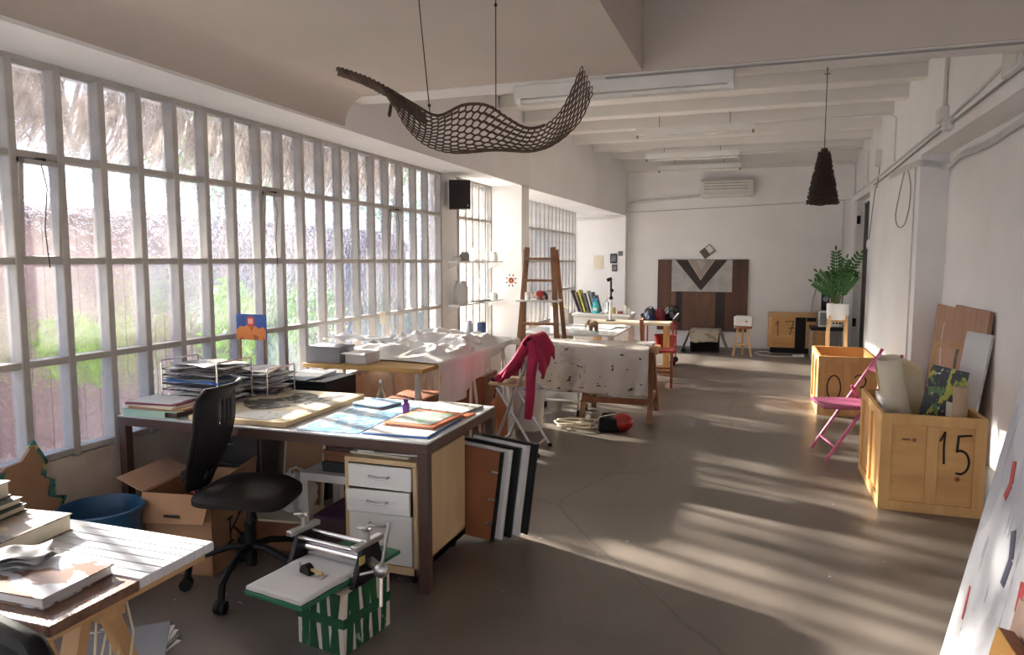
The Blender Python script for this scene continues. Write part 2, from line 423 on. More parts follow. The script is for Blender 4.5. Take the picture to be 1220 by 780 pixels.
# window continues behind the camera with wide panes
w5 = bpy.data.objects.new('window_5', None); COL.objects.link(w5); w5['kind'] = 'structure'; w5['label'] = 'wide panes of the window wall behind'
p0 = m0 = None
for k in range(5):
    y = -3.1 + k*.632
    if k < 4:
        if p0 is None: p0 = MB().box(-.003, .003, .02, .61, .6, 2.58).build('pane', M_glass, w5, loc=(XW, y, 0))
        else: inst(p0, 'pane', w5, (XW, y, 0))
    if m0 is None: m0 = MB().box(-.03, .05, -.025, .025, .57, 2.59).build('mullion', M_frame, w5, loc=(XW, y, 0))
    else: inst(m0, 'mullion', w5, (XW, y, 0))

# door in the right wall
d = bpy.data.objects.new('door_1', None); COL.objects.link(d); d['kind'] = 'structure'; d['label'] = 'tall dark brown door in a deep white opening'
MB().box(1.66, 1.70, 11.76, 13.53, .01, 2.58).build('door_leaf', M_dwood, d, bevel=.005)
f = MB(); f.box(1.53, 1.66, 13.53, 13.60, 0, 2.60); f.box(1.64, 1.72, 11.73, 11.77, 0, 2.60); f.box(1.62, 1.72, 11.73, 13.6, 2.56, 2.61)
f.build('door_frame', M_white, d)
for z in (.55, 1.35, 2.3):
    MB().box(1.545, 1.60, 13.50, 13.53, z-.07, z+.07).build('hinge', M_blackm, d)
MB().box(1.62, 1.66, 11.95, 12.0, 1.0, 1.14).build('door_handle', M_blackm, d)

# ================================================================== outside the window
M_thatch = mat('palm_thatch', (.66, .62, .60), .9, col2=(.24, .20, .19), vscale=9)
M_fence = wood('fence_boards', (.15, .095, .11), (.095, .06, .075), 'z', 3)
gm = mat('yard_paving', (.13, .125, .15), .9, var=.3, vscale=2)
struct('ground', MB().box(-30, -3.62, -14, 30, -.5, -.35), gm, label='paved yard outside the window')
th = MB()
rr = random.Random(3)
for k in range(1250):
    y = rr.uniform(-2, 7.9); dep = rr.random()
    x = -3.80 - dep*.7; z = 2.80 - dep*.12
    ln = rr.uniform(.28, .78) * (1.0 if y < 5.5 else .85)
    dy = rr.uniform(.25, .75)*(1 if rr.random() < .9 else -1)*ln; dx = rr.uniform(-.2, .1)*ln
    wd = rr.uniform(.008, .022)
    a = Vector((x, y, z)); bq = Vector((x+dx*.5, y-dy*.35, z-ln*.55)); cq = Vector((x+dx, y-dy, z-ln))
    o = Vector((wd*.3, wd, 0))
    th.add([a-o, a+o, bq+o*.8, bq-o*.8, cq], [(0,1,2,3), (3,2,4)])
aw = T('thatch_awning', 'dry palm thatch awning hanging outside the long window', 'awning', (0,0,0))
o = th.build('thatch_fringe', M_thatch, aw); o['kind'] = 'stuff'
MB().add([(-3.70, -2.5, 2.98), (-3.70, 7.8, 2.98), (-4.3, 7.8, 2.86), (-4.3, -2.5, 2.86), (-3.70, -2.5, 2.88), (-3.70, 7.8, 2.88), (-4.3, 7.8, 2.80), (-4.3, -2.5, 2.80)],
   [(0,1,2,3),(7,6,5,4),(0,4,5,1),(1,5,6,2),(2,6,7,3),(3,7,4,0)]).build('thatch_roof', M_thatch, aw)
for k in range(3):
    MB().cyl((-4.25, -1.5+k*4.4, -.35), (-4.25, -1.5+k*4.4, 2.80), .06, .05, 10).build('post', M_fence, aw)
fe = T('slatted_fence', 'dark slatted wooden fence across the yard', 'fence', (-7.4, 0, -.35))
sl = None
for k in range(60):
    y = -1 + k*.155
    if sl is None: sl = MB().box(-.012, .012, 0, .12, .05, 1.25).build('slat', M_fence, fe, loc=(0, y, 0))
    else: inst(sl, 'slat', fe, (0, y, 0))
for z in (.3, 1.05): MB().box(-.05, -.015, -1.05, 8.4, z, z+.08).build('rail', M_fence, fe)
def bush(name, label, c, r, n, mt, seed):
    q = random.Random(seed); mb = MB(); t = T(name, label, 'shrub', (c[0], c[1], -.35))
    for k in range(n):
        d = Vector((q.gauss(0,1), q.gauss(0,1), q.gauss(0,1))).normalized()*q.uniform(.55, 1)
        p = Vector((d.x*r[0], d.y*r[1], c[2]+.35+d.z*r[2])); s = q.uniform(.07, .16)
        a = Vector((q.gauss(0,1), q.gauss(0,1), q.gauss(0,.6))).normalized(); b = a.orthogonal().normalized()
        mb.add([p-a*s, p+b*s*.4, p+a*s, p-b*s*.4], [(0,1,2,3)])
    f = mb.build('foliage', mt, t); f['kind'] = 'stuff'
    MB().cyl((0,0,0), (0,0,c[2]+.35), .05, .03, 8).build('trunk', M_fence, t)
Ml1 = mat('sunny_leaf', (.30, .55, .07), .6, var=.3); Ml2 = mat('deep_leaf', (.10, .26, .07), .6, var=.3)
bush('garden_shrub', 'bright green shrub outside beyond the sign on the desk', (-5.5, 6.35, .80), (.28, .36, .62), 300, Ml1, 1)
bush('garden_shrub', 'low yellow-green shrub outside before the dark shed', (-4.9, 4.0, .95), (.22, .22, .25), 160, Ml1, 2)
bush('garden_tree', 'thin leafy tree standing outside beyond the office chair', (-6.9, 7.9, 2.95), (.9, 1.5, .75), 300, Ml2, 12)
bush('garden_tree', 'second thin leafy tree outside beyond the window table', (-6.9, 12.8, 3.0), (.8, 1.2, .7), 220, Ml2, 13)
sh = T('garden_shed', 'dark mauve plank shed standing outside the near panes', 'shed', (-5.75, 4.45, -.35))
Msh = wood('shed_planks', (.17, .12, .135), (.11, .075, .09), 'z', 3)
for k in range(12): MB().box(-.02, .0, -.95+k*.16, -.95+k*.16+.15, 0, 2.35).build('plank', Msh, sh)
MB().box(-1.4, -.021, -.95, .97, 0, 2.35).build('shed_body', Msh, sh)
MB().add([(.2,-1.1,2.36),(.2,1.1,2.36),(-1.6,1.1,2.75),(-1.6,-1.1,2.75),(.2,-1.1,2.41),(.2,1.1,2.41),(-1.6,1.1,2.80),(-1.6,-1.1,2.80)],[(3,2,1,0),(4,5,6,7),(0,1,5,4),(1,2,6,5),(2,3,7,6),(3,0,4,7)]).build('shed_roof', M_fence, sh)
bush('garden_shrub', 'dark green shrub outside beyond the cloth-covered table', (-7.2, 10.4, .7), (.5, .7, .6), 350, Ml2, 3)
ho = T('neighbour_house', 'low mauve-brown house beyond the yard', 'house', (-13, 9, -.35))
Mh = mat('mauve_render', (.24, .19, .22), .9, var=.2, vscale=2); Mrf = mat('house_roof_tiles', (.30, .17, .14), .85, var=.3, vscale=8)
MB().box(-2, 0, -16, 16, 0, 2.3).build('wall', Mh, ho)
MB().prism([(-2.3, 2.3), (.4, 2.3), (-.9, 3.1)], 'y', -16.4, 16.4).build('roof', Mrf, ho)
hw = None
for k in range(7):
    if hw is None: hw = MB().box(-.02, .05, -.5, .5, .9, 1.9).build('house_window', M_grey, ho, loc=(0, -12+k*4, 0))
    else: inst(hw, 'house_window', ho, (0, -12+k*4, 0))

# ================================================================== near-left trestle table
NT = T('trestle_table', 'near table of white planks and a brown board on pine trestles', 'table', (-2.3, 1.43, 0))
M_plank = mat('white_plank', (.74, .76, .80), .32, var=.06, vscale=7, stretch=(.3, 3, 1))
M_brownb = mat('brown_lacquer', (.22, .10, .05), .28, col2=(.12, .05, .03), vscale=60, bump=.25, bscale=160, coat=.4)
# top: white planks along x towards the window, brown lacquered board nearer the aisle end
for k in range(7):
    MB().box(-1.0, .735, .005+k*.04, .0432+k*.04, .712, .74).build('plank', M_plank, NT, bevel=.003)
MB().box(-1.0, .735, -.26, .003, .708, .736).build('board', M_brownb, NT, bevel=.004)
MB().box(-1.0, .72, -.24, .26, .69, .711).build('underboard', M_pinex, NT)
for sx in (.62, -.55):
    for sy in (-1, 1):
        MB().bar((sx, sy*.03-.05, .69), (sx+.03, sy*.24-.05, .0), .05, .035).build('leg', M_pine, NT)
        MB().bar((sx-.33, sy*.03-.05, .69), (sx-.36, sy*.24-.05, .0), .05, .035).build('leg', M_pine, NT)
        MB().bar((sx+.02, sy*.17-.05, .26), (sx-.35, sy*.17-.05, .26), .02, .05).build('rail', M_pinex, NT)
    MB().box(sx-.4, sx+.08, -.085, -.015, .65, .69).build('trestle_head', M_pinex, NT)
sk = T('string_bundle', 'loose strings hanging from the near trestle table', 'string', (-1.735, 1.44, .69))
for k in range(8):
    x = -.12 + k*.032
    MB().tube([(x, 0, 0), (x+.012*math.sin(k*2.1), .015, -.12), (x-.01*math.cos(k*3), -.01, -.26), (x+.015*math.sin(k*1.3), .012, -.40-.02*(k % 3))], .0035, 5).build('strand', M_cream, sk)

def book(name, label, loc, size, rz, cover, pages=None, group=None, soft=False):
    pages = pages or M_cream
    t = T(name, label, 'book', loc, rz, group); a, b, h = size; c = min(.004, h*.15)
    cv = MB(); cv.box(-a/2, a/2, -b/2, b/2, 0, c); cv.box(-a/2, a/2, -b/2, b/2, h-c, h); cv.box(-a/2, -a/2+c, -b/2, b/2, c, h-c)
    cv.build('cover', cover, t, bevel=.0015)
    MB().box(-a/2+c, a/2-.006, -b/2+.006, b/2-.006, c, h-c).build('pages', pages, t)
    return t
M_bk1 = mat('taupe_cover', (.38, .33, .27), .5, var=.15); M_bk2 = mat('charcoal_cover', (.05, .05, .055), .5, var=.2)
M_art = spots('art_cover', (.30, .22, .17), [((.06,.04,.03), 9, .55, (1,1,1), 2), ((.55,.42,.3), 7, .60, (1,1,1), 5)], rough=.35)
zt = .7405
book('book', 'thick cream art book under the pile on the near table', (-2.27, 1.44, zt), (.36, .46, .055), R(96), M_art)
book('book', 'thin green-edged book second from bottom of the pile', (-2.375, 1.45, zt+.0555), (.27, .36, .022), R(101), mat('green_cover', (.06, .10, .06), .5))
book('book', 'thin black book third in the pile on the near table', (-2.39, 1.45, zt+.078), (.27, .36, .022), R(99), M_bk2)
book('book', 'fat pale book topping the pile on the near table', (-2.42, 1.45, zt+.1005), (.25, .34, .05), R(102), mat('pale_cover', (.55, .48, .42), .5, var=.1))
book('magazine', 'flat catalogue with brown and silver cover on the near table', (-1.79, 1.33, zt-.0045), (.26, .22, .03), R(2), spots('silver_cover', (.22, .13, .09), [((.62,.62,.66), 6, .5, (1,2.5,1), 1)], rough=.22), M_paper)
pl = T('crumpled_leaflet', 'crumpled grey leaflets lying on the flat catalogue', 'paper', (-1.93, 1.36, zt+.026), R(25))
for k in range(3):
    MB().grid(lambda u, v, k=k: Vector(((u-.5)*.17, (v-.5)*.11, .008+k*.009+.007*math.sin(9*u+k*2)*math.cos(6*v))), 12, 9).build('sheet', mat('grey_print', (.45,.45,.46), .6, col2=(.16,.14,.13), vscale=22), pl, solid=.0012, rot=(0,0,R(k*22-20)))
# black chair back cutting into the corner
bc = T('black_chair', 'black chair with a thick padded frame at the near table', 'chair', (-1.42, .93, 0))
MB().tube([(-.32, .0, .70), (-.30, .0, .80), (-.22, .02, .86), (-.02, .03, .865), (.10, .02, .85), (.155, .01, .80), (.17, 0, .70), (.165, 0, .48)], .027, 10).build('back_frame', M_black, bc)
MB().box(-.29, .14, .0, .022, .52, .84).build('backrest', M_black, bc, bevel=.01)
MB().box(-.30, .16, -.42, .02, .44, .49).build('seat', M_black, bc, bevel=.02)
for x in (-.28, .14):
    for y in (-.4, 0): MB().cyl((x, y, 0), (x, y, .44), .014, n=10).build('leg', M_blackm, bc)
mg = T('magazine_pile', 'papers lying on the floor beneath the near table', 'paper', (-2.45, 2.10, 0), R(20))
for k in range(5):
    MB().box(-.2, .2, -.15, .15, k*.006, k*.006+.0055).build('sheet', [M_paper, M_grey, M_offw][k % 3], mg, rot=(0,0,R(k*9-15)))

# torn board leaning on the window wall
tb = T('torn_poster_board', 'torn brown board with green printed edge leaning under the window', 'board', (-3.38, 2.30, 0), 0)
pts = [(-.30, .0), (.36, .0), (.34, .20), (.30, .33), (.33, .38), (.25, .42), (.27, .50), (.22, .53), (.24, .60), (.19, .70), (.13, .63), (.05, .62), (-.02, .58), (-.10, .64), (-.30, .60)]
MB().prism(pts, 'x', .0, .02).build('board', M_card, tb, rot=(0, R(0), 0))
pr = spots('green_print', (.05, .22, .18), [((.55,.5,.2), 14, .55, (1,1,1), 3), ((.02,.06,.05), 18, .6, (1,1,1), 8)])
MB().prism([(.36,.01), (.385,.02), (.36,.21), (.33,.34), (.36,.39), (.29,.41), (.30,.49), (.25,.52), (.265,.60), (.2,.72), (.17,.69), (.235,.59), (.215,.53), (.265,.50), (.245,.42), (.325,.38), (.295,.33), (.335,.2)], 'x', .004, .016).build('printed_edge', pr, tb)
MB().prism([(-.12,.6), (.05,.60), (.0,.50), (-.06,.54)], 'x', .021, .0225).build('printed_patch', pr, tb)

# blue tub
tu = T('tub', 'round blue plastic tub beside the cardboard box', 'tub', (-3.05, 2.58, 0))
M_tub = mat('blue_plastic', (.015, .075, .17), .4, var=.1)
MB().lathe([(.0,.01), (.145,.0), (.155,.01), (.185,.36), (.20,.365), (.203,.39), (.19,.395), (.178,.37), (.148,.02), (0,.02)], 36).build('tub_body', M_tub, tu)
for s in (-1, 1):
    MB().tube([(-.05, s*.192, .345), (-.05, s*.205, .29), (.05, s*.205, .29), (.05, s*.192, .345)], .005, 6).build('handle', M_chrome, tu)
rg = MB().grid(lambda u, v: Vector(((u-.5)*.2, (v-.5)*.2, .22 + .05*nz(u*4, v*4, 3))), 14, 14).build('rag', spots('rag_cloth', (.02,.10,.2), [((.5,.06,.03), 9, .58, (1,1,1), 1)]), None, solid=.004, loc=(-3.05, 2.58, 0))
tag(rg, 'crumpled blue and red rag inside the blue tub', 'rag')
# cardboard box with letter K
kb = T('cardboard_box', 'large open cardboard box printed with a letter K', 'box', (-2.80, 2.99, 0), R(9))
W2, D2, H = .19, .21, .42
b = MB(); t = .006
b.box(-W2, W2, -D2, D2, 0, t); b.box(-W2, W2, -D2, -D2+t, 0, H); b.box(-W2, W2, D2-t, D2, 0, H+.02); b.box(-W2, -W2+t, -D2, D2, 0, H); b.box(W2-t, W2, -D2, D2, 0, H)
b.build('box_body', M_card, kb)
MB().add([(-W2,-D2-.001,H), (W2,-D2-.001,H), (W2-.015,-D2-.045,H-.13), (-W2+.01,-D2-.05,H-.14), (-W2,-D2-.007,H), (W2,-D2-.007,H), (W2-.015,-D2-.051,H-.13), (-W2+.01,-D2-.056,H-.14)], [(0,1,2,3),(7,6,5,4),(0,4,5,1),(1,5,6,2),(2,6,7,3),(3,7,4,0)]).build('flap', M_card, kb)
MB().add([(W2,-D2,H), (W2,D2,H), (W2+.02,D2-.01,H+.10), (W2+.02,-D2+.03,H+.07), (W2+.006,-D2,H), (W2+.006,D2,H), (W2+.026,D2-.01,H+.10), (W2+.026,-D2+.03,H+.07)], [(0,1,2,3),(7,6,5,4),(0,4,5,1),(1,5,6,2),(2,6,7,3),(3,7,4,0)]).build('flap', M_card, kb)
MB().add([(-W2,-D2,H), (-W2,D2,H), (-W2-.16,D2-.01,H+.06), (-W2-.16,-D2+.01,H+.06), (-W2-.002,-D2,H+.006), (-W2-.002,D2,H+.006), (-W2-.16,D2-.01,H+.066), (-W2-.16,-D2+.01,H+.066)], [(0,1,2,3),(7,6,5,4),(0,4,5,1),(1,5,6,2),(2,6,7,3),(3,7,4,0)]).build('flap', M_card, kb)
def stroke(mb, pts, wdt, plane, off, th=.002):
    """flat painted stroke through 2-D points; plane 'x' or 'y' at offset off (towards the negative side)."""
    for i in range(len(pts)-1):
        a = Vector(pts[i]); c = Vector(pts[i+1]); d = (c-a); n = Vector((-d.y, d.x)).normalized()*wdt/2; e = d.normalized()*wdt*.3
        q = [a-n-e, c-n+e, c+n+e, a+n-e]
        if plane == 'y': P = [(p.x, off, p.y) for p in q] + [(p.x, off-th, p.y) for p in q]
        else: P = [(off, p.x, p.y) for p in q] + [(off-th, p.x, p.y) for p in q]
        mb.add(P, [(0,1,2,3),(7,6,5,4),(0,4,5,1),(1,5,6,2),(2,6,7,3),(3,7,4,0)])
    return mb
k_ = MB()
for pts in ([(-.05,.12),(-.05,.25)], [(-.075,.25),(-.025,.25)], [(-.075,.12),(-.025,.12)], [(.05,.25),(-.045,.178)], [(-.02,.195),(.06,.12)], [(.03,.25),(.07,.25)], [(.04,.12),(.085,.12)]):
    stroke(k_, pts, .012, 'x', W2+.003)
k_.build('printed_letter', M_ink, kb)
MB().box(-.04, .05, -D2-.053, -D2-.051, .315, .33).build('printed_mark', M_ink, kb, rot=(R(0),0,0))
rl = T('film_reel', 'chrome reel and clamp sticking out of the K box', 'reel', (-2.89, 3.02, .02), R(40))
MB().cyl((0,0,0), (0,0,.40), .022, n=12).build('shaft', M_chrome, rl)
MB().lathe([(.0,.40), (.055,.40), (.055,.41), (.02,.412), (.02,.43), (.055,.432), (.055,.442), (0,.442)], 20).build('spool', M_black, rl)
tl = T('tool_pouch', 'dark tools and rags heaped inside the K box', 'tools', (-2.78, 2.98, .01))
MB().ball((0, .04, .17), (.10, .11, .17), 14, 10).build('bundle', M_black, tl)
MB().tube([(-.1, -.06, .30), (0, -.09, .40), (.08, -.10, .38)], .012, 8).build('red_handle', M_red, tl)

# ================================================================== the desk
DX0, DX1, DY0, DY1, DZ = -3.36, -1.455, 2.985, 3.905, .745
dk = T('work_desk', 'large desk with brown steel frame and white top', 'desk', ((DX0+DX1)/2, (DY0+DY1)/2, 0))
hx, hy = (DX1-DX0)/2, (DY1-DY0)/2
MB().box(-hx, hx, -hy, hy, .7365, DZ).build('desktop', mat('desk_laminate', (.58, .585, .59), .3, var=.04), dk, bevel=.002)
for sx in (-1, 1):
    for sy in (-1, 1):
        MB().box(sx*(hx-.025)-.025, sx*(hx-.025)+.025, sy*(hy-.025)-.025, sy*(hy-.025)+.025, 0, .688).build('leg', M_brownm, dk, bevel=.003)
for sy in (-1, 1): MB().box(-hx, hx, sy*(hy-.025)-.025, sy*(hy-.025)+.025, .688, .736).build('frame_rail', M_brownm, dk, bevel=.003)
for sx in (-1, 1): MB().box(sx*(hx-.025)-.025, sx*(hx-.025)+.025, -hy+.05, hy-.05, .688, .736).build('frame_rail', M_brownm, dk, bevel=.003)

# pedestal drawers
pd = T('drawer_pedestal', 'birch pedestal on castors with three white drawers', 'drawers', (-1.735, 3.33, 0))
px, py = .20, .30
b = MB(); b.box(-px, -px+.022, -py, py, .06, .605); b.box(px-.022, px, -py, py, .06, .605); b.box(-px, px, -py, py, .605, .63); b.box(-px, px, -py, py, .06, .10); b.box(-px+.02, px-.02, py-.02, py, .1, .605)
b.build('carcass', M_birch, pd, bevel=.002)
dz = [(.108, .36), (.366, .478), (.484, .598)]
for k, (z0, z1) in enumerate(dz):
    f = MB().box(-px+.026, px-.026, -.009, .009, 0, z1-z0).build('drawer', M_white, pd, bevel=.003, loc=(0, -py+.0-.003*(k == 1)*6, z0), rot=(0, R(-1.2) if k == 1 else 0, 0))
    MB().tube([(-.055, -.010, z1-z0-.05), (-.05, -.028, z1-z0-.052), (0, -.034, z1-z0-.056), (.05, -.028, z1-z0-.052), (.055, -.010, z1-z0-.05)], .0055, 8).build('handle', M_alu, f)
for sx in (-1, 1):
    for sy in (-1, 1):
        MB().cyl((sx*.15-.012, sy*.24, .028), (sx*.15+.012, sy*.24, .028), .028, n=14).box(sx*.15-.02, sx*.15+.02, sy*.24-.02, sy*.24+.02, .05, .06).build('castor', M_black, pd)
for k, (w_, d_, mt) in enumerate([(.34, .24, M_cream), (.33, .22, M_offw), (.20, .25, M_brownm)]):
    o = MB().box(-w_/2, w_/2, -d_/2, d_/2, 0, .010).build('sketch_pad', mt, None, loc=(-1.76+.03*k, 3.20, .6305+k*.0105), rot=(0,0,R(4*k-3)))
    tag(o, ['cream sketch pad lowest on the drawer pedestal', 'off-white sketch pad in the middle on the pedestal', 'brown sketch pad uppermost on the pedestal'][k], 'pad')

# dark drawer cabinet under the desk, window side
dc = T('metal_cabinet', 'dark grey metal drawer cabinet under the desk', 'cabinet', (-3.0, 3.64, 0))
M_dgrey = mat('dark_grey_metal', (.035, .035, .04), .4, var=.15)
MB().box(-.23, .23, -.2, .24, .0, .6).build('cabinet_body', M_dgrey, dc, bevel=.005)
for k in range(3):
    d_ = MB().box(-.215, .215, -.018, 0, 0, .17).build('drawer', M_dgrey, dc, bevel=.003, loc=(0, -.201, .03+k*.185))
    MB().tube([(-.05, -.018, .11), (-.045, -.035, .11), (.045, -.035, .11), (.05, -.018, .11)], .005, 6).build('handle', M_alu, d_)
fr = T('framed_print', 'cream-backed frame standing on edge under the desk', 'frame', (-2.60, 3.58, 0), 0, rot=(R(-12), 0, R(14)))
MB().box(-.13, .13, -.01, .01, 0, .52).build('frame_edge', M_cream, fr, bevel=.003)
MB().box(-.115, .115, -.0125, -.0105, .015, .505).build('backing', M_card, fr)
# low white side table with brown parcels
lt = T('side_table', 'low white side table under the desk', 'table', (-2.14, 3.40, 0))
MB().box(-.20, .20, -.18, .18, .41, .455).build('tabletop', M_offw, lt, bevel=.003)
for sx in (-1, 1):
    for sy in (-1, 1): MB().box(sx*.175-.024, sx*.175+.024, sy*.155-.024, sy*.155+.024, 0, .41).build('leg', M_offw, lt, bevel=.003)
M_brnbox = mat('brown_box', (.24, .10, .05), .6, var=.25)
for k, (sx, sy, sz, mt, lb) in enumerate([(.28, .26, .055, M_dgrey, 'dark flat box lowest on the low side table'), (.27, .24, .06, M_brnbox, 'reddish brown box in the middle of the low side table'), (.24, .22, .035, M_brownm, 'dark brown flat box upper on the low side table'), (.26, .24, .045, M_brnbox, 'brown box topmost under the desktop')]):
    z0 = [.4555, .511, .5715, .607][k]
    tt = T('storage_box', lb, 'box', (-2.09, 3.40, z0), R([3, -4, 6, -2][k]))
    MB().box(-sx/2, sx/2, -sy/2, sy/2, 0, sz*.6).build('base', mt, tt, bevel=.003)
    MB().box(-sx/2-.003, sx/2+.003, -sy/2-.003, sy/2+.003, sz*.62, sz).build('lid', mt, tt, bevel=.003)
# boxes and bags on the floor below
sb = T('wooden_tray', 'shallow red-brown tray on the floor under the desk', 'tray', (-2.50, 3.33, 0), R(8))
t_ = MB(); t_.box(-.15,.15,-.13,.13,0,.01); t_.box(-.15,.15,-.13,-.12,.01,.16); t_.box(-.15,.15,.12,.13,.01,.16); t_.box(-.15,-.14,-.12,.12,.01,.16); t_.box(.14,.15,-.12,.12,.01,.16)
t_.build('tray_body', M_brnbox, sb, bevel=.002); MB().box(-.156,.156,-.136,.136,.161,.175).build('lid', M_cream, sb, bevel=.003)
def bag(name, label, loc, r, h, mt, seed, cat='bag'):
    q = random.Random(seed)
    def fn(u, v):
        t = 2*math.pi*u; f = math.sin(math.pi*min(1, v*.86+.1))**.6
        rr = r*f*(1+.34*nz(math.cos(t)*1.6+seed, math.sin(t)*1.6, v*3)+.22*nz(math.cos(t)*3.5, math.sin(t)*3.5, v*6+seed))
        if v < .02: rr = 0.001
        return Vector((rr*math.cos(t), rr*math.sin(t), max(0, h*v*(1+.18*nz(math.cos(t)*2+seed, math.sin(t)*2, 5)*(v > .3)))))
    t = T(name, label, cat, loc); MB().grid(fn, 30, 16, True).build('bag_body', mt, t)
    MB().tube([(-.03, 0, h*.93), (-.04, 0, h*1.08), (0, .01, h*1.14), (.04, 0, h*1.08), (.03, 0, h*.93)], .006, 6).build('bag_handle', mt, t)
    return t
bag('carrier_bag', 'white plastic carrier bag on the red-brown tray', (-2.47, 3.36, .176), .12, .22, M_white_bag, 4)
bag('carrier_bag', 'smaller white bag slumped behind the office chair', (-2.68, 3.25, 0), .07, .16, M_white_bag, 9)
st = T('storage_crate', 'dark maroon box on the floor under the low side table', 'box', (-2.13, 3.40, 0))
MB().box(-.14,.14,-.16,.16,0,.20).build('crate_body', mat('maroon_box', (.07,.03,.035), .6, var=.3), st, bevel=.004)
MB().box(-.145,.145,-.165,.165,.2005,.215).build('lid', mat('purple_cloth', (.09,.03,.10), .9, var=.3), st, bevel=.004)

# ------------------------------------------------------------------ office chair
oc = T('office_chair', 'black office chair with perforated mesh back', 'chair', (-2.34, 2.81, 0), R(-8))
def back_fn(u, v):
    wdt = .20*(1-.30*(1-v)**2) * (.86 + .14*math.sin(math.pi*min(1, v*1.1)))
    x = (u-.5)*2*wdt; z = .50 + v*.50
    bow = .045*(4*(u-.5)**2) - .02
    y = -.10*v**1.3 - .05*math.sin(v*3.0) + bow
    if v > .9: y -= (v-.9)*.5
    return Vector((x, y, z))
bk = MB().grid(back_fn, 17, 23)
# perforations: drop faces in two fans
nu = 17
drop = set()
for j in range(14, 19):
    for i in (6, 8, 10): drop.add(j*(nu-1)+i)
for j in range(2, 4):
    for i in (5, 7, 9, 11): drop.add(j*(nu-1)+i)
bk.f = [f for k, f in enumerate(bk.f) if k not in drop]
M_mesh = mat('black_mesh', (.008, .0075, .009), .65, var=.15, bump=.2, bscale=300, spec=.25)
BR = R(112)      # the back stands on the window side and faces the aisle
rotm = Matrix.Rotation(BR, 4, 'Z')
def rot_pts(mb): mb.v = [tuple(rotm @ (Vector(p))) for p in mb.v]; return mb
ofs = Vector((0, .0, 0))
bk.v = [(p[0], p[1]+.24, p[2]) for p in bk.v]
rot_pts(bk).build('backrest', M_mesh, oc, solid=.014)
rim = [back_fn(0, v/12) for v in range(2, 13)] + [back_fn(u/8, 1) for u in range(1, 9)] + [back_fn(1, v/12) for v in range(11, 1, -1)]
rm = MB().tube([(p.x, p.y+.24, p.z) for p in rim], .013, 8); rot_pts(rm).build('back_rim', M_black, oc)
sp = MB().tube([(0, .06, .44), (0, .18, .42), (0, .26, .47), (0, .25, .56)], .02, 8); rot_pts(sp).build('back_strut', M_black, oc)
def seat_fn(u, v):
    t = 2*math.pi*u; e = .32
    cx = math.copysign(abs(math.cos(t))**.55, math.cos(t)); cy = math.copysign(abs(math.sin(t))**.55, math.sin(t))
    prof = [(0, .515), (.5, .512), (.85, .508), (1.0, .485), (1.0, .462), (.8, .45), (0, .45)]
    k = v*(len(prof)-1); i = min(int(k), len(prof)-2); f = k-i
    r = prof[i][0]+(prof[i+1][0]-prof[i][0])*f; z = prof[i][1]+(prof[i+1][1]-prof[i][1])*f
    y = cy*r*.225; z -= .03*max(0, -y/.225)**2*1.0
    return Vector((cx*r*.235, y, z))
rot_pts(MB().grid(seat_fn, 32, 19, True)).build('seat', mat('seat_fabric', (.016, .013, .012), .6, spec=.3, var=.2, bump=.15, bscale=120), oc)
MB().cyl((0,0,.30), (0,0,.45), .017, n=12).build('gas_lift', M_blackm, oc)
MB().cyl((0,0,.10), (0,0,.31), .028, n=14).build('column', M_black, oc)
MB().tube([(.03,-.02,.43), (.12,-.08,.40), (.15,-.10,.385)], .008, 6).build('lever', M_black, oc)
for k in range(5):
    a = R(219 + k*72); ca, sa = math.cos(a), math.sin(a)
    lg = MB().tube([(ca*.03, sa*.03, .20), (ca*.10, sa*.10, .20), (ca*.23, sa*.23, .165), (ca*.285, sa*.285, .13), (ca*.30, sa*.30, .055)], .017, 8).build('leg', M_black, oc)
    cs = MB(); n = Vector((-sa, ca, 0))*.013; p = Vector((ca*.305, sa*.305, .030))
    cs.cyl(p-n*1.9, p-n*.3, .0295, n=14); cs.cyl(p+n*.3, p+n*1.9, .0295, n=14); cs.cyl(p, p+Vector((0,0,.045)), .01, n=8)
    cs.build('castor', M_black, lg)

# ================================================================== things on the desk
D = DZ + .0008
def sheet(name, label, cat, c, size, rz, mt, h=.003, z=None, group=None, bevel=0):
    o = MB().box(-size[0]/2, size[0]/2, -size[1]/2, size[1]/2, 0, h).build(name, mt, None, loc=(c[0], c[1], D if z is None else z), rot=(0,0,R(rz)), bevel=bevel)
    return tag(o, label, cat, group)
M_mint = mat('mint_card', (.42, .62, .50), .6, var=.06); M_maroon = mat('maroon_card', (.22, .03, .07), .5, var=.1)
fo = T('folder', 'thick mint green folder at the window end of the desk', 'folder', (-3.14, 3.11, D), R(1))
MB().box(-.19, .18, -.115, .115, 0, .004).box(-.19, .18, -.115, .115, .034, .038).box(-.19, -.186, -.115, .115, .004, .034).box(-.186, .10, -.115, -.111, .004, .034).build('cover', M_mint, fo)
MB().box(-.18, .17, -.10, .10, .005, .033).build('papers', M_brownm, fo)
sheet('folder', 'brown kraft folder on the mint folder', 'folder', (-3.12, 3.12), (.36, .22), 4, M_card, .012, D+.039)
sheet('folder', 'cream folder between kraft and maroon folders', 'folder', (-3.15, 3.12), (.34, .23), -3, M_cream, .012, D+.0515)
sheet('folder', 'maroon-edged paper folder topping the folder stack', 'folder', (-3.16, 3.12), (.33, .22), 6, M_maroon, .010, D+.064)
sheet('paper_sheet', 'white loose sheet on the maroon folder', 'paper', (-3.17, 3.12), (.30, .21), 2, M_paper, .003, D+.0745)
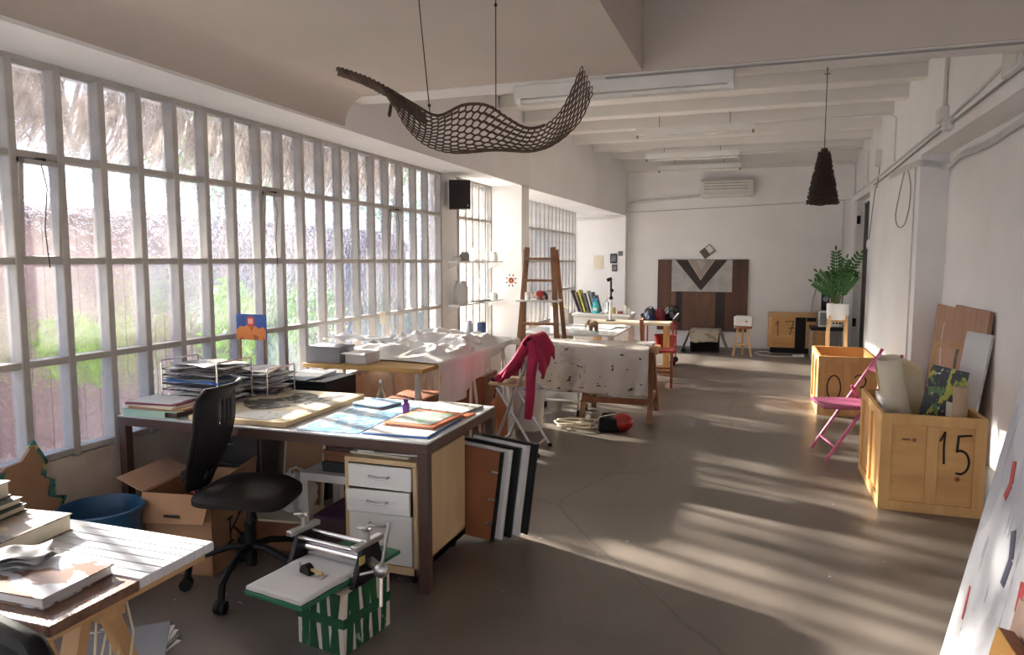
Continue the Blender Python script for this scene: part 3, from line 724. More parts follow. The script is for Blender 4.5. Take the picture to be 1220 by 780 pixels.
def tray(label, loc, rz, seed, tiers, blue=None):
    q = random.Random(seed); t = T('letter_tray', label, 'letter tray', loc, rz)
    M = [M_paper, M_offw, M_grey, mat('dark_print', (.10,.09,.09), .5, col2=(.35,.3,.28), vscale=14), M_paper, mat('purple_grey_print', (.28,.24,.28), .5, col2=(.6,.56,.55), vscale=12)]
    for k in range(tiers):
        z = .02 + k*.085
        wr = MB(); a, b = .20, .145
        for zz in (z, z+.035): wr.tube([(-a,-b,zz), (a,-b,zz), (a,b,zz), (-a,b,zz)], .0035, 5, closed=True)
        for i in range(9): wr.tube([(-a+i*a/4, -b, z), (-a+i*a/4, b, z)], .002, 4)
        wr.build('wire_tray', M_blackm, t)
        for n in range(6):
            w_, d_ = q.uniform(.30, .46), q.uniform(.21, .29)
            mt = q.choice(M)
            if blue == k and n == 4: mt = M_blue; w_, d_ = .42, .28
            def fn(u, v, n=n, q0=q.random()*9, w_=w_, d_=d_, z=z): return Vector(((u-.5)*w_+.02, (v-.5)*d_-.015, z+.008+n*.011+.016*nz(u*2+q0, v*2, n)))
            MB().grid(fn, 9, 7).build('paper', mt, t, solid=.003, rot=(0, 0, R(q.uniform(-16, 16))))
    H = .02+tiers*.085
    for x in (-.2, .2):
        MB().tube([(x, -.1475, 0), (x, -.1475, H-.01), (x, -.14, H), (x, .14, H), (x, .1475, H-.01), (x, .1475, 0)], .005, 6).build('post', M_chrome, t)
    return t
tray('wire letter tray crammed with papers and a blue folder', (-3.10, 3.395, D), R(0), 5, 3, blue=1)
tray('second wire letter tray of magazines beside the blue sign', (-3.04, 3.735, D), R(3), 11, 2)
# sign on a wire stand
sg = T('advert_sign', 'blue and orange cardboard sign with a red emblem on wire legs', 'sign', (-3.17, 3.886, D), R(-4))
M_sblue = mat('sign_blue', (.01, .06, .28), .4, var=.15); M_sor = spots('sign_orange', (.62, .20, .04), [((.30,.07,.02), 16, .52, (1,1,1), 4)], rough=.4)
MB().box(-.125, .125, -.004, .004, .335, .505).build('panel', M_sblue, sg)
MB().prism([(-.125,.335), (.125,.335), (.125,.405), (.10,.425), (.07,.41), (.04,.43), (.0,.425), (-.03,.435), (-.06,.42), (-.09,.425), (-.125,.395)], 'y', -.0062, -.0042).build('crowd_print', M_sor, sg)
MB().cyl((0,-.0044,.458), (0,-.0064,.458), .034, n=20).build('emblem', mat('emblem_red', (.60,.04,.02), .4), sg)
em = MB()
for r_ in ((-.017,-.012,.448,.470), (-.006,-.001,.448,.470), (.004,.009,.448,.470), (.013,.018,.452,.466)): em.box(r_[0], r_[1], -.0076, -.0066, r_[2], r_[3])
em.box(-.019, .019, -.0076, -.0066, .4435, .4465); em.box(-.019, .019, -.0076, -.0066, .4715, .4745)
em.build('emblem_mark', mat('emblem_white', (.85,.75,.7), .5), sg)
for x in (-.10, .10): MB().cyl((x, .003, 0), (x, .003, .335), .004, n=6).build('wire_leg', mat('rust_wire', (.30,.10,.05), .5), sg)
# black box behind the desk with papers on top
bb = T('black_cabinet', 'black box cabinet standing behind the desk', 'cabinet', (-2.90, 4.21, 0))
MB().box(-.20, .20, -.19, .19, 0, .80).build('body', M_black, bb, bevel=.003); MB().box(-.19, .19, -.196, -.191, .05, .76).build('front_panel', M_black, bb)
for k in range(4): sheet('paper_sheet', ['white sheet lowest on the black cabinet', 'pale blue sheet second on the black cabinet', 'white sheet third on the black cabinet', 'curled white sheet topmost on the black cabinet'][k], 'paper', (-2.95, 4.20+.01*k), (.24, .30), k*7-12, [M_paper, mat('pale_blue_paper', (.45,.60,.80), .6), M_paper, M_offw][k], .004, .8008+k*.0048)
# drawing board with a charcoal drawing
db = T('drawing_board', 'thick plywood board with a charcoal drawing on the desk', 'drawing board', (-2.60, 3.44, D), R(2))
MB().box(-.30, .30, -.42, .42, 0, .026).build('board', wood('board_ply', (.72,.55,.32), (.62,.45,.24), 'y', 3), db, bevel=.002)
M_draw = spots('charcoal_drawing', (.66, .58, .42), [((.50,.47,.42), 5, .56, (1,1,1), 12)], rough=.8)
MB().box(-.285, .285, -.40, .40, .0265, .028).build('drawing_paper', M_draw, db)
ch = MB()
def blob(mb, pts, z): mb.prism(pts, 'z', z, z+.0008)
blob(ch, [(-.26,-.02),(-.16,-.14),(-.06,-.20),(.02,-.16),(.10,-.06),(.15,.02),(.20,.10),(.21,.22),(.25,.34),(.22,.38),(.15,.28),(.10,.20),(.06,.28),(-.04,.34),(-.12,.30),(-.08,.20),(-.14,.10),(-.22,.08)], .0285)
ch.build('charcoal_figure', spots('charcoal', (.05,.045,.04), [((.30,.27,.22), 14, .55, (1,1,1), 6)], rough=.9), db)
lg = MB(); blob(lg, [(-.10,-.38),(.16,-.39),(.27,-.22),(.12,-.18),(.02,-.22),(-.05,-.25)], .0290); lg.build('white_chalk_area', spots('chalk', (.75,.74,.70), [((.35,.34,.32), 20, .62, (1,1,1), 3)]), db)
# map / comic sheet, sketchbook, folders, newspaper
M_map = spots('blue_collage', (.15, .28, .40), [((.50,.52,.53), 16, .52, (1,1,1), 1), ((.06,.08,.14), 22, .60, (1,1,1), 5), ((.48,.24,.20), 19, .64, (1,1,1), 9), ((.10,.30,.50), 12, .60, (1,1,1), 14)], rough=.3)
sheet('collage_print', 'blue comic-like printed sheet lying on the desk', 'print', (-2.05, 3.42), (.34, .80), 3, M_map, .002)
sheet('paper_sheet', 'pale cyan glossy sheet beside the purple bottle', 'paper', (-1.93, 3.66), (.13, .24), -4, mat('cyan_gloss', (.35,.58,.66), .15), .0015, D+.0025)
skb = T('sketchbook', 'round-cornered pale blue sketchbook on the printed sheet', 'sketchbook', (-2.13, 3.70, D+.0028), R(-14))
rc = [(math.copysign(.09, math.cos(R(a)))+.03*math.cos(R(a)), math.copysign(.07, math.sin(R(a)))+.03*math.sin(R(a))) for a in (5,30,60,85,95,120,150,175,185,210,240,265,275,300,330,355)]
MB().prism(rc, 'z', 0, .012).build('pages', M_grey, skb); MB().prism(rc, 'z', .0122, .016).build('cover', spots('sky_cover', (.30,.48,.68), [((.62,.70,.75), 9, .55, (1,1,1), 2)], rough=.35), skb)
pb = T('ink_bottle', 'small purple bottle on the desk', 'bottle', (-1.865, 3.56, D+.0025))
MB().lathe([(0,0), (.02,0), (.021,.004), (.021,.05), (.014,.058), (.014,.062)], 16).build('bottle_body', mat('purple_plastic', (.10,.02,.22), .3), pb); MB().lathe([(.015,.0625), (.015,.078), (0,.078)], 14).build('cap', mat('dark_purple', (.05,.01,.10), .4), pb)
fb = T('folder', 'blue plastic folder under the orange folder', 'folder', (-1.67, 3.27, D), R(2)); MB().box(-.18, .18, -.22, .22, 0, .006).build('cover', M_blue, fb, bevel=.002); MB().box(-.17, .17, -.21, .21, .0062, .010).build('papers', M_paper, fb)
fo2 = T('folder', 'orange cardboard folder on the blue folder', 'folder', (-1.66, 3.38, D+.011), R(-3)); M_or = mat('orange_card', (.62, .17, .07), .5, var=.1)
MB().box(-.15, .15, -.18, .18, 0, .004).build('cover', M_or, fo2); MB().box(-.14, .14, -.17, .17, .0042, .010).build('papers', M_paper, fo2); MB().box(-.148, .148, -.178, .178, .0102, .0135).build('front_cover', M_or, fo2)
sheet('map_print', 'green and grey map print on the orange folder', 'map', (-1.665, 3.375), (.24, .28), -4, spots('map_green', (.42,.46,.42), [((.25,.42,.22), 9, .52, (1,1,1), 3), ((.62,.64,.62), 14, .6, (1,1,1), 7)], rough=.25), .0015, D+.0255)
sheet('newspaper', 'folded newspaper at the aisle corner of the desk', 'newspaper', (-1.67, 3.745), (.30, .24), -8, spots('newsprint', (.55,.53,.48), [((.22,.2,.19), 24, .55, (1,2,1), 2)]), .014, D)
sheet('magazine', 'red-spined magazine under the edge of the newspaper', 'magazine', (-1.545, 3.60), (.13, .10), -6, M_or, .008, D)

# ================================================================== etching press on a taped box
gb = T('taped_box', 'white box wrapped in green tape under the press', 'box', (-1.645, 2.555, 0), R(-9))
MB().box(-.125, .125, -.15, .15, 0, .255).build('box_body', mat('white_box', (.62,.55,.47), .7, var=.1), gb, bevel=.003)
M_tape = spots('green_tape', (.012, .085, .035), [((.30,.42,.34), 30, .66, (1,1,.4), 2)], rough=.25, bump=.3)
q = random.Random(2)
for a, b_, w_ in ((-.085, -.075, .04), (-.045, -.03, .035), (-.02, -.05, .02), (.03, .015, .04), (.085, .07, .035), (.06, .10, .025)):
    tp = MB(); tp.add([(a-w_/2,-.152,.0),(a+w_/2,-.152,.0),(b_+w_/2,-.152,.256),(b_-w_/2,-.152,.256),(a-w_/2,-.1505,.0),(a+w_/2,-.1505,.0),(b_+w_/2,-.1505,.256),(b_-w_/2,-.1505,.256)], [(0,1,2,3),(7,6,5,4),(0,4,5,1),(1,5,6,2),(2,6,7,3),(3,7,4,0)]); tp.build('tape_strip', M_tape, gb)
for a, b_, w_ in ((-.12, -.10, .04), (-.06, -.075, .035), (-.02, .0, .04), (.0, -.03, .02), (.05, .035, .04), (.10, .115, .035)):
    tp = MB(); tp.add([(.127,a-w_/2,.0),(.127,a+w_/2,.0),(.127,b_+w_/2,.256),(.127,b_-w_/2,.256),(.1255,a-w_/2,.0),(.1255,a+w_/2,.0),(.1255,b_+w_/2,.256),(.1255,b_-w_/2,.256)], [(0,1,2,3),(7,6,5,4),(0,4,5,1),(1,5,6,2),(2,6,7,3),(3,7,4,0)]); tp.build('tape_strip', M_tape, gb)
MB().box(-.1285,.1285,-.1535,.1535,.115,.155).build('tape_band', M_tape, gb)
ep = T('etching_press', 'small black table-top etching press with chrome rollers', 'press', (-1.70, 2.52, .256), R(-9))
MB().box(-.17, .14, -.30, .32, .012, .030).build('bed', mat('green_plate', (.02,.16,.08), .4), ep, bevel=.002)
def felt(u, v): return Vector((-.165+u*.30, -.295+v*.42, .036 + .006*nz(u*3, v*4, 1)))
for k in range(3): MB().grid(felt, 14, 18).build('felt_blanket', M_paper, ep, solid=.005, loc=(0, 0, k*.006), rot=(0,0,R(k*.8-.5)))
MB().box(-.15, .15, -.02, .16, .0, .012).build('base', M_blackm, ep)
for x in (-.195, .165):
    MB().prism([(-.05,.0), (.17,.0), (.15,.06), (.12,.15), (.02,.15), (-.01,.08)], 'x', x-.012, x+.012).build('side_frame', M_blackm, ep, bevel=.003)
    h = MB().box(x-.016, x+.016, -.03, .15, .151, .175).build('yoke', M_alu, ep, bevel=.004)
    h = MB().cyl((x, .06, .176), (x, .06, .215), .012, n=10).cyl((x-.0, .035, .222), (x+.0, .085, .222), .009, n=10).cyl((x-.045, .05, .222), (x+.02, .065, .222), .007, n=8).build('pressure_screw', M_alu, ep)
for y, z, r_ in ((.06, .085, .032), (.10, .14, .010), (.02, .135, .010)): MB().cyl((-.182, y, z), (.152, y, z), r_, n=18).build('roller', M_chrome, ep)
MB().cyl((.178, .06, .085), (.24, .04, .075), .02, n=14).build('axle', M_alu, ep)
wh = MB().ball((.255, .035, .072), (.035, .03, .035), 12, 8).build('hub', M_alu, ep)
for dx, dy, dz_ in ((.03, .02, .20), (.02, -.03, -.14), (-.11, -.05, -.03)):
    MB().cyl((.255, .035, .072), (.255+dx, .035+dy, .072+dz_), .008, n=8).build('spoke', M_alu, wh)
MB().box(.178, .181, -.01, .025, .09, .125).build('label_tag', mat('yellow_tag', (.55,.42,.10), .6), ep)
cp = T('clamp_gauge', 'black half-round clamp with brass screw on the felt', 'clamp', (-1.735, 2.42, .312), R(-20))
MB().prism([(math.cos(R(a))*.034, math.sin(R(a))*.04) for a in range(0, 181, 15)], 'y', -.015, .015).build('clamp_body', M_black, cp)
MB().cyl((0, 0, .02), (.09, .01, .018), .007, n=8).build('brass_screw', mat('brass', (.6,.45,.2), .3, metal=1), cp)
MB().tube([(.05, .0, .008), (.10, .03, .008), (.12, -.02, .012), (.06, -.03, .008)], .003, 5).build('wire_arm', M_alu, cp)
MB().cyl((-.05, 0, 0), (-.05, 0, .035), .004, n=6).build('pin', M_alu, cp)

# ================================================================== boards leaning behind the pedestal
M_brd = mat('brown_board', (.30, .11, .045), .45, var=.12)
lst = [('brown-faced board with black edge leaning behind the pedestal', M_brd, M_black), ('white canvas board directly behind the brown-faced board', M_offw, M_white), ('black portfolio case between two white canvas boards', M_black, M_blackm), ('white canvas board ahead of the outermost black portfolio', M_white, M_offw), ('outermost black portfolio case of the boards behind the pedestal', M_blackm, M_black)]
for k, (lb, m1, m2) in enumerate(lst):
    t = T('portfolio_board', lb, 'board', (-1.385 + k*.040, 3.672 + k*.033, .0), 0, rot=(R(-1.0), R(6.5), 0))
    w_ = .34
    z0 = .02+.003*k
    MB().box(-w_, 0, -.010, .010, z0, .535+.008*k).build('panel', m1, t)
    MB().box(-.014, .004, -.012, .012, z0-.002, .537+.008*k).build('edge_strip', m2, t, bevel=.002)
    if k == 0:
        for z in (.12, .26, .42): MB().box(-.05, -.012, -.016, -.0125, z-.006, z+.006).cyl((-.045, -.0125, z), (-.045, -.026, z), .007, n=8).build('clip', M_alu, t)

# ================================================================== cloth-covered table along the window
t2 = T('work_table', 'long wooden table under a heap of white cloth by the window', 'table', (-2.87, 5.95, 0))
M_yw = wood('yellow_plank', (.58, .36, .12), (.42, .24, .07), 'x', 4)
MB().box(-.52, .53, -1.21, 1.04, .765, .80).build('tabletop', M_yw, t2, bevel=.004)
for y in (-1.05, .05, .90):
    for x, s in ((-.42, 1), (.40, 1)):
        for e in (-1, 1): MB().cyl((x, y, .765), (x+(.04 if x > 0 else -.02), y+e*.12, 0), .014, n=8).build('leg', M_pvc, t2)
gx = T('storage_box', 'dark grey lidded box on the table by the window', 'box', (-3.235, 4.90, .801), R(2))
MB().box(-.15, .15, -.115, .115, 0, .11).build('base', M_grey, gx, bevel=.003); MB().box(-.154, .154, -.119, .119, .1105, .13).build('lid', M_grey, gx, bevel=.003)
wx = T('storage_box', 'small white carton next to the dark grey box', 'box', (-2.96, 4.93, .801), R(-3))
MB().box(-.095, .095, -.10, .10, 0, .085).build('carton', M_offw, wx, bevel=.003); MB().add([(-.095,-.10,.087),(.095,-.10,.087),(.115,-.16,.075),(-.09,-.165,.08),(-.095,-.10,.09),(.095,-.10,.09),(.115,-.16,.078),(-.09,-.165,.083)], [(0,1,2,3),(7,6,5,4),(0,4,5,1),(1,5,6,2),(2,6,7,3),(3,7,4,0)]).build('flap', M_offw, wx)
M_sheetc = spots('white_sheet_cloth', (.80, .78, .75), [((.70,.62,.56), 2.5, .66, (1,1,1), 3)], rough=.9, bump=.08)
def ridge(x, y, s):
    return (1-abs(nz(x, y, s)))**2
def heap(u, v):
    # u along y, v across from the window to the hanging edge
    y = 5.04 + u*1.93; hang = .20 + .13*math.sin(u*5.0+.6) + .12*max(0, 1-u*3.0)
    tot = .98 + hang; s = v*tot
    amp = math.sin(math.pi*min(1, max(0, u*1.05)))**.5 * math.sin(math.pi*min(1, max(.02, s/1.02)))**.45
    if s < .98:
        x = -3.365 + s
        z = .812 + amp*(.12*ridge(x*2.4, y*1.7, 1.0) + .075*ridge(x*5.2+3, y*3.6, 4.0) + .03*ridge(x*11, y*9, 7.0) - .05)
        if u < .12: z = z*(u/.12) + .812*(1-u/.12)
    else:
        d = s-.98
        x = -2.362 + min(d, .05)*.8 + .022*math.sin(y*13) * min(1, d*6) + .012*math.sin(y*29+1)*min(1, d*5)
        z = .812 - max(0, d-.03) + .0
    if v > .5 and u < .1: y -= .22*(v-.5)*(1-u/.1)
    return Vector((x, y, max(z, .806) if s < .98 else z))
cl = MB().grid(heap, 120, 80).build('crumpled_sheet', M_sheetc, None, solid=.003, angle=60); tag(cl, 'white sheet crumpled in a heap on the window table', 'cloth')
def plastic(u, v):
    x = -3.30 + u*.62; y = 4.99 + v*.34
    z = .945 + .05*ridge(x*5, y*5, 2) + .02*ridge(x*12, y*12, 5) - .03*u
    if v > .8: z -= (v-.8)*.25
    return Vector((x, y-.10, z))
pc = MB().grid(plastic, 40, 30).build('plastic_sheet', mat('milky_plastic', (.78,.78,.77), .35, var=.05), None, solid=.002, angle=60); tag(pc, 'milky plastic sheet lying over the two boxes', 'plastic sheet')
# things under the window table
gbt = T('glass_bottle', 'conical clear glass bottle under the window table', 'bottle', (-2.62, 4.62, .0))
st_ = T('paint_stool', 'low pine stool carrying the glass bottle', 'stool', (-2.62, 4.62, 0))
MB().box(-.17, .17, -.14, .14, .53, .555).build('seat', M_pinex, st_, bevel=.004)
for sx in (-1, 1):
    for sy in (-1, 1): MB().bar((sx*.13, sy*.10, .53), (sx*.15, sy*.12, 0), .03, .03).build('leg', M_pine, st_)
gbt.location = (-2.62, 4.62, .556)
MB().lathe([(0,0), (.05,0), (.052,.006), (.018,.10), (.014,.115), (.014,.145), (.018,.15), (.013,.15), (.011,.115), (.014,.10), (.046,.008), (0,.006)], 20).build('glass', M_clear, gbt); MB().lathe([(.0145,.1505), (.017,.152), (.012,.172), (0,.174)], 12).build('stopper', M_alu, gbt)
for k, (x, y, s, lb) in enumerate([(-2.78, 5.5, (.34, .40, .42), 'reddish wooden chest under the window table beside the stool'), (-2.64, 6.44, (.36, .44, .48), 'brown wooden chest under the far half of the window table')]):
    t = T('wooden_chest', lb, 'chest', (x, y, 0), R(4))
    a, b_, h = s[0]/2, s[1]/2, s[2]
    MB().box(-a, a, -b_, b_, 0, h).build('chest_body', M_redw, t, bevel=.004); MB().box(-a-.01, a+.01, -b_-.01, b_+.01, h+.0005, h+.03).build('lid', M_redw, t, bevel=.004)
    MB().box(a, a+.008, -b_, -b_+.05, 0, h).box(a, a+.008, b_-.05, b_, 0, h).build('batten', M_redw, t)
wp = T('wooden_plank', 'rough plank lying on edge under the window sill', 'plank', (-3.24, 5.6, 0)); MB().box(-.05, -.02, -1.3, .9, 0, .24).build('plank_board', M_pine, wp, bevel=.004); MB().box(-.02, .0, -1.2, -1.1, 0, .24).box(-.02, .0, .7, .8, 0, .24).build('cleat', M_pine, wp)
# rusty flagons beside the aisle leg
for k, (x, y, r_, h, lb, m_) in enumerate([(-2.20, 6.02, .075, .42, 'tall rusty red canister by the window table leg', M_terr), (-2.18, 5.72, .06, .30, 'short dark rusty canister by the window table leg', M_brnbox)]):
    t = T('canister', lb, 'canister', (x, y, 0))
    MB().lathe([(0,0), (r_,0), (r_*1.02,.02), (r_,h*.75), (r_*.5,h*.88), (r_*.3,h*.92), (r_*.3,h), (0,h)], 20).build('canister_body', m_, t)
    MB().tube([(r_*.25,0,h*.98), (r_*.3,0,h*1.08), (-r_*.4,0,h*1.12), (-r_*.7,0,h*.86)], .006, 6).build('handle', M_blackm, t)

# ================================================================== silver folding chair with the pink jacket
fc = T('folding_chair', 'silver tube folding chair with a wooden seat', 'chair', (-1.88, 5.66, 0))
for y in (-.21, .21):
    MB().tube([(-.19, y, .01), (.13, y, .80), (.15, y, .86), (.165, y, .97)], .0125, 8).build('back_leg_tube', M_alu, fc)
    MB().tube([(.21, y*.88, .01), (-.15, y*.88, .56)], .0125, 8).build('front_leg_tube', M_alu, fc)
    MB().cyl((-.195, y, 0), (-.182, y, .03), .017, n=10).build('foot', M_black, fc); MB().cyl((.214, y*.88, 0), (.202, y*.88, .03), .017, n=10).build('foot', M_black, fc)
MB().box(-.22, .09, -.19, .19, .575, .60).build('seat', M_birch, fc, bevel=.006)
MB().tube([(-.165, -.21, .075), (-.165, .21, .075)], .009, 8).build('stretcher', M_alu, fc); MB().tube([(.17, -.185, .07), (.17, .185, .07)], .009, 8).build('stretcher', M_alu, fc)
MB().obox((.155, 0, .90), (.014, .40, .13), (0, R(8), 0)).build('backrest', M_birch, fc, bevel=.006)
M_jack = mat('pink_fabric', (.38, .015, .065), .85, var=.2, vscale=12, bump=.2, bscale=120)
jk = T('pink_jacket', 'pink jacket draped over the silver folding chair', 'jacket', (-1.88, 5.66, 0))
def jbody(u, v):
    # over the backrest: u along the back (y), v from the seat side over the top to the rear
    y = -.24 + u*.40
    s = v
    if s < .55:
        t = s/.55; x = -.10 + .235*t**.9 - .03*math.sin(t*3.1); z = .625 + .355*t**1.15
        y -= .05*(1-t)
    elif s < .62:
        t = (s-.55)/.07; x = .135 + .06*t; z = .98 + .018*math.sin(math.pi*t)
    else:
        t = (s-.62)/.38; x = .195 + .05*math.sin(t*2.2); z = .98 - (.24+.10*math.sin(u*6))*t
    x += .016*math.sin(u*14+v*6) + .012*nz(u*5, v*7, 3); z += .010*nz(u*6, v*6, 8)
    return Vector((x, y, z))
MB().grid(jbody, 24, 44).build('jacket_body', M_jack, jk, solid=.016, angle=70)
MB().tube([(.16, -.20, .95), (.19, -.24, .84), (.17, -.25, .68), (.165, -.25, .50), (.15, -.245, .36), (.145, -.245, .33)], .045, 10, r_end=.032).build('sleeve', M_jack, jk)
MB().tube([(.12, -.235, .92), (.04, -.25, .80), (-.05, -.24, .70), (-.14, -.22, .635)], .04, 10, r_end=.026).build('sleeve', M_jack, jk)
MB().tube([(-.14, -.22, .635), (-.17, -.21, .632)], .022, 10).build('cuff', M_black, jk)
bn = T('waste_bin', 'off-white plastic bin behind the silver folding chair', 'bin', (-2.05, 6.42, 0))
MB().lathe([(0,.005), (.13,0), (.16,.38), (.172,.385), (.172,.40), (.155,.395), (.125,.012), (0,.012)], 28).build('bin_body', M_offw, bn); MB().tube([(.16, 0, .39), (.12, .02, .42), (.0, .04, .43), (-.12, .02, .42), (-.16, 0, .39)], .005, 5).build('bin_handle', M_alu, bn)
pbg = T('crumpled_bag', 'blue and white crumpled bag on the off-white bin', 'bag', (-2.05, 6.42, .30)); MB().ball((0,0,.10), (.11,.11,.09), 16, 10).build('bag_body', spots('blue_white_bag', (.6,.62,.66), [((.04,.16,.40), 9, .55, (1,1,1), 2)], rough=.4), pbg); MB().ball((.03,-.02,.20), (.05,.05,.03), 10, 6).build('bag_knot', M_white_bag, pbg)

# ================================================================== table with the paint-stained drop cloth
T3 = T('trestle_table', 'wooden trestle table hidden under the stained drop cloth', 'table', (-1.70, 7.36, 0), R(2))
MB().box(-.58, .66, -.33, .33, .70, .73).build('tabletop', M_pinex, T3, bevel=.004)
for tx in (-.02, ):
    pass
hd = MB().box(0, .74, -.05, .05, .645, .699).build('trestle_head', M_pinex, T3, bevel=.004)
MB().box(.663, .76, -.10, .10, .70, .732).build('trestle_block', M_pinex, T3, bevel=.004)
for x in (.05, .68):
    for s in (-1, 1):
        MB().bar((x, s*.05, .66), (x+(.03 if x > .5 else -.02), s*.34-.08, 0), .055, .032).build('leg', M_oldw, T3)
    MB().bar((x+.02, -.27, .22), (x+.02, .13, .22), .025, .05).build('rail', M_oldw, T3)
for s in (-1, 1): MB().bar((.03, s*.25-.07, .20), (.70, s*.25-.07, .20), .022, .06).build('rail', M_redw, T3)
M_drop = spots('stained_drop_cloth', (.56, .505, .45), [((.44,.39,.34), 2.2, .56, (1,1,1), 20), ((.05,.04,.05), 13, .655, (1,1,1.6), 2), ((.22,.27,.38), 5, .69, (1,1,1), 6), ((.36,.14,.12), 13, .69, (1,1,.5), 11)], rough=.9, bump=.12)
def dropc(u, v):
    x = -.60 + u*1.285
    wob = .020*math.sin(x*9+1) + .014*math.sin(x*21+v*3) + .022*nz(x*6, v*4, 2) + .008*nz(x*15, v*9, 6)
    top, tot = .66, 1.12 + .02*math.sin(x*4)
    s = v*tot
    if s < top: y = .335 - s; z = .7345 + .006*abs(nz(x*5, s*5, 3)) + .004*abs(nz(x*12, s*12, 5))
    else:
        d = s-top; y = -.335 - .012 - min(.03, d*.4) + 1.7*wob*min(1, d*3); z = .735 - d
    return Vector((x, y, z))
def sidec(u, v):
    y = .33 - u*.68; d = v*.40
    return Vector((-.603 - .012*math.sin(y*18)*v - .01*v, y, .735 - d))
dc_ = MB().grid(dropc, 90, 60).grid(sidec, 40, 20).build('drop_cloth', M_drop, None, solid=.003, angle=60, loc=(-1.70, 7.36, 0), rot=(0,0,R(2))); tag(dc_, 'paint-stained canvas drop cloth hanging over the trestle table', 'cloth')
ct = T('tool_cart', 'low metal cart on black castors under the drop cloth', 'cart', (-1.95, 7.25, 0))
for z in (.16, .42): MB().box(-.25, .25, -.2, .2, z, z+.02).build('shelf', M_alu, ct)
for sx in (-1, 1):
    for sy in (-1, 1):
        MB().cyl((sx*.23, sy*.18, .07), (sx*.23, sy*.18, .6), .012, n=8).build('post', M_alu, ct)
        MB().cyl((sx*.23-.012, sy*.18, .035), (sx*.23+.012, sy*.18, .035), .035, n=14).build('castor', M_black, ct)
# red canister vacuum and coiled cord
vc = T('red_compressor', 'small red rounded compressor on the floor before the trestle', 'compressor', (-1.28, 6.60, 0), R(12))
MB().ball((.10, 0, .085), (.105, .10, .085), 20, 12).build('red_tank', M_red, vc); MB().box(-.13, .06, -.085, .085, .0, .125).build('black_body', M_black, vc, bevel=.02)
MB().tube([(-.10, 0, .12), (-.08, 0, .16), (.02, 0, .165), (.08, 0, .15)], .011, 8).build('handle', M_black, vc)
cd = T('extension_lead', 'white cord coiled on the floor beside the red compressor', 'cord', (-1.62, 6.58, 0))
pts = []
for k in range(150):
    a = k*.16; r_ = .15 + .03*math.sin(k*.37) + .02*math.cos(k*.11)
    pts.append((r_*1.25*math.cos(a)+.03*math.sin(k*.05), r_*.75*math.sin(a), .012 + .00045*k + .012*math.sin(k*.3)**2))
MB().tube(pts, .0065, 6).build('coil', M_cream, cd)
MB().tube([(.18, .0, .08), (.24, -.06, .14), (.36, .0, .165), (.42, .05, .15)], .0065, 6).build('lead', M_cream, cd); MB().cyl((.10, .02, .10), (.12, .02, .13), .022, n=10).build('plug', M_white, cd)

# ================================================================== wooden step ladder
ld = T('step_ladder', 'wooden A-frame step ladder behind the drop cloth', 'ladder', (-2.40, 7.93, 0), R(3))
def lp(s, t, front):   # stile position: side s (-1,1), height fraction t
    wd = .27 - .12*t; y = (-.12 if front else .30)*(1-t) + (.0 if front else .03)
    return Vector((s*wd, y, t*1.76))
for s in (-1, 1):
    MB().bar(lp(s, 0, True), lp(s, 1, True), .06, .03, up=(0,1,0)).build('stile', M_oldw, ld, bevel=.003)
    MB().bar(lp(s, 0, False)+Vector((s*.03,0,0)), lp(s, .985, False)+Vector((s*.03,0,0)), .05, .028, up=(0,1,0)).build('rear_stile', M_oldw, ld, bevel=.003)
for t in (.22, .36, .50, .783, .925):
    a = lp(-1, t, True); b_ = lp(1, t, True)
    MB().box(a.x, b_.x, a.y-.05, a.y+.04, a.z-.014, a.z+.014).build('tread', M_oldw, ld, bevel=.003)
a = lp(-1, .645, True); b_ = lp(1, .645, True); MB().box(a.x-.05, b_.x+.05, a.y-.12, a.y+.22, 1.135, 1.155).build('paint_shelf', M_offw, ld, bevel=.003)
for t in (.3, ):
    a = lp(-1, t, False); b_ = lp(1, t, False); MB().box(a.x, b_.x, a.y-.012, a.y+.012, a.z-.03, a.z+.03).build('rear_rail', M_oldw, ld)
tw = T('towel_roll', 'red and white rag bundle on the ladder shelf', 'rag', (-2.36, 7.84, 1.1555))
MB().ball((0, 0, .055), (.085, .06, .055), 16, 10).build('bundle', spots('red_rag', (.6,.5,.42), [((.5,.05,.05), 9, .48, (1,1,1), 2), ((.1,.08,.06), 13, .6, (1,1,1), 7)]), tw); MB().tube([(.04,-.03,.09), (.08,-.05,.06), (.09,-.06,.012)], .015, 6).build('loose_end', mat('dark_rag', (.08,.06,.04), .9), tw)
mug = T('mug', 'white mug beside the rag on the ladder shelf', 'mug', (-2.52, 7.85, 1.1555)); MB().lathe([(0,.003), (.03,0), (.032,.09), (.028,.09), (.026,.006), (0,.006)], 18).build('mug_body', M_white, mug); MB().tube([(.031,0,.07), (.055,0,.06), (.055,0,.03), (.031,0,.02)], .005, 6).build('mug_handle', M_white, mug)

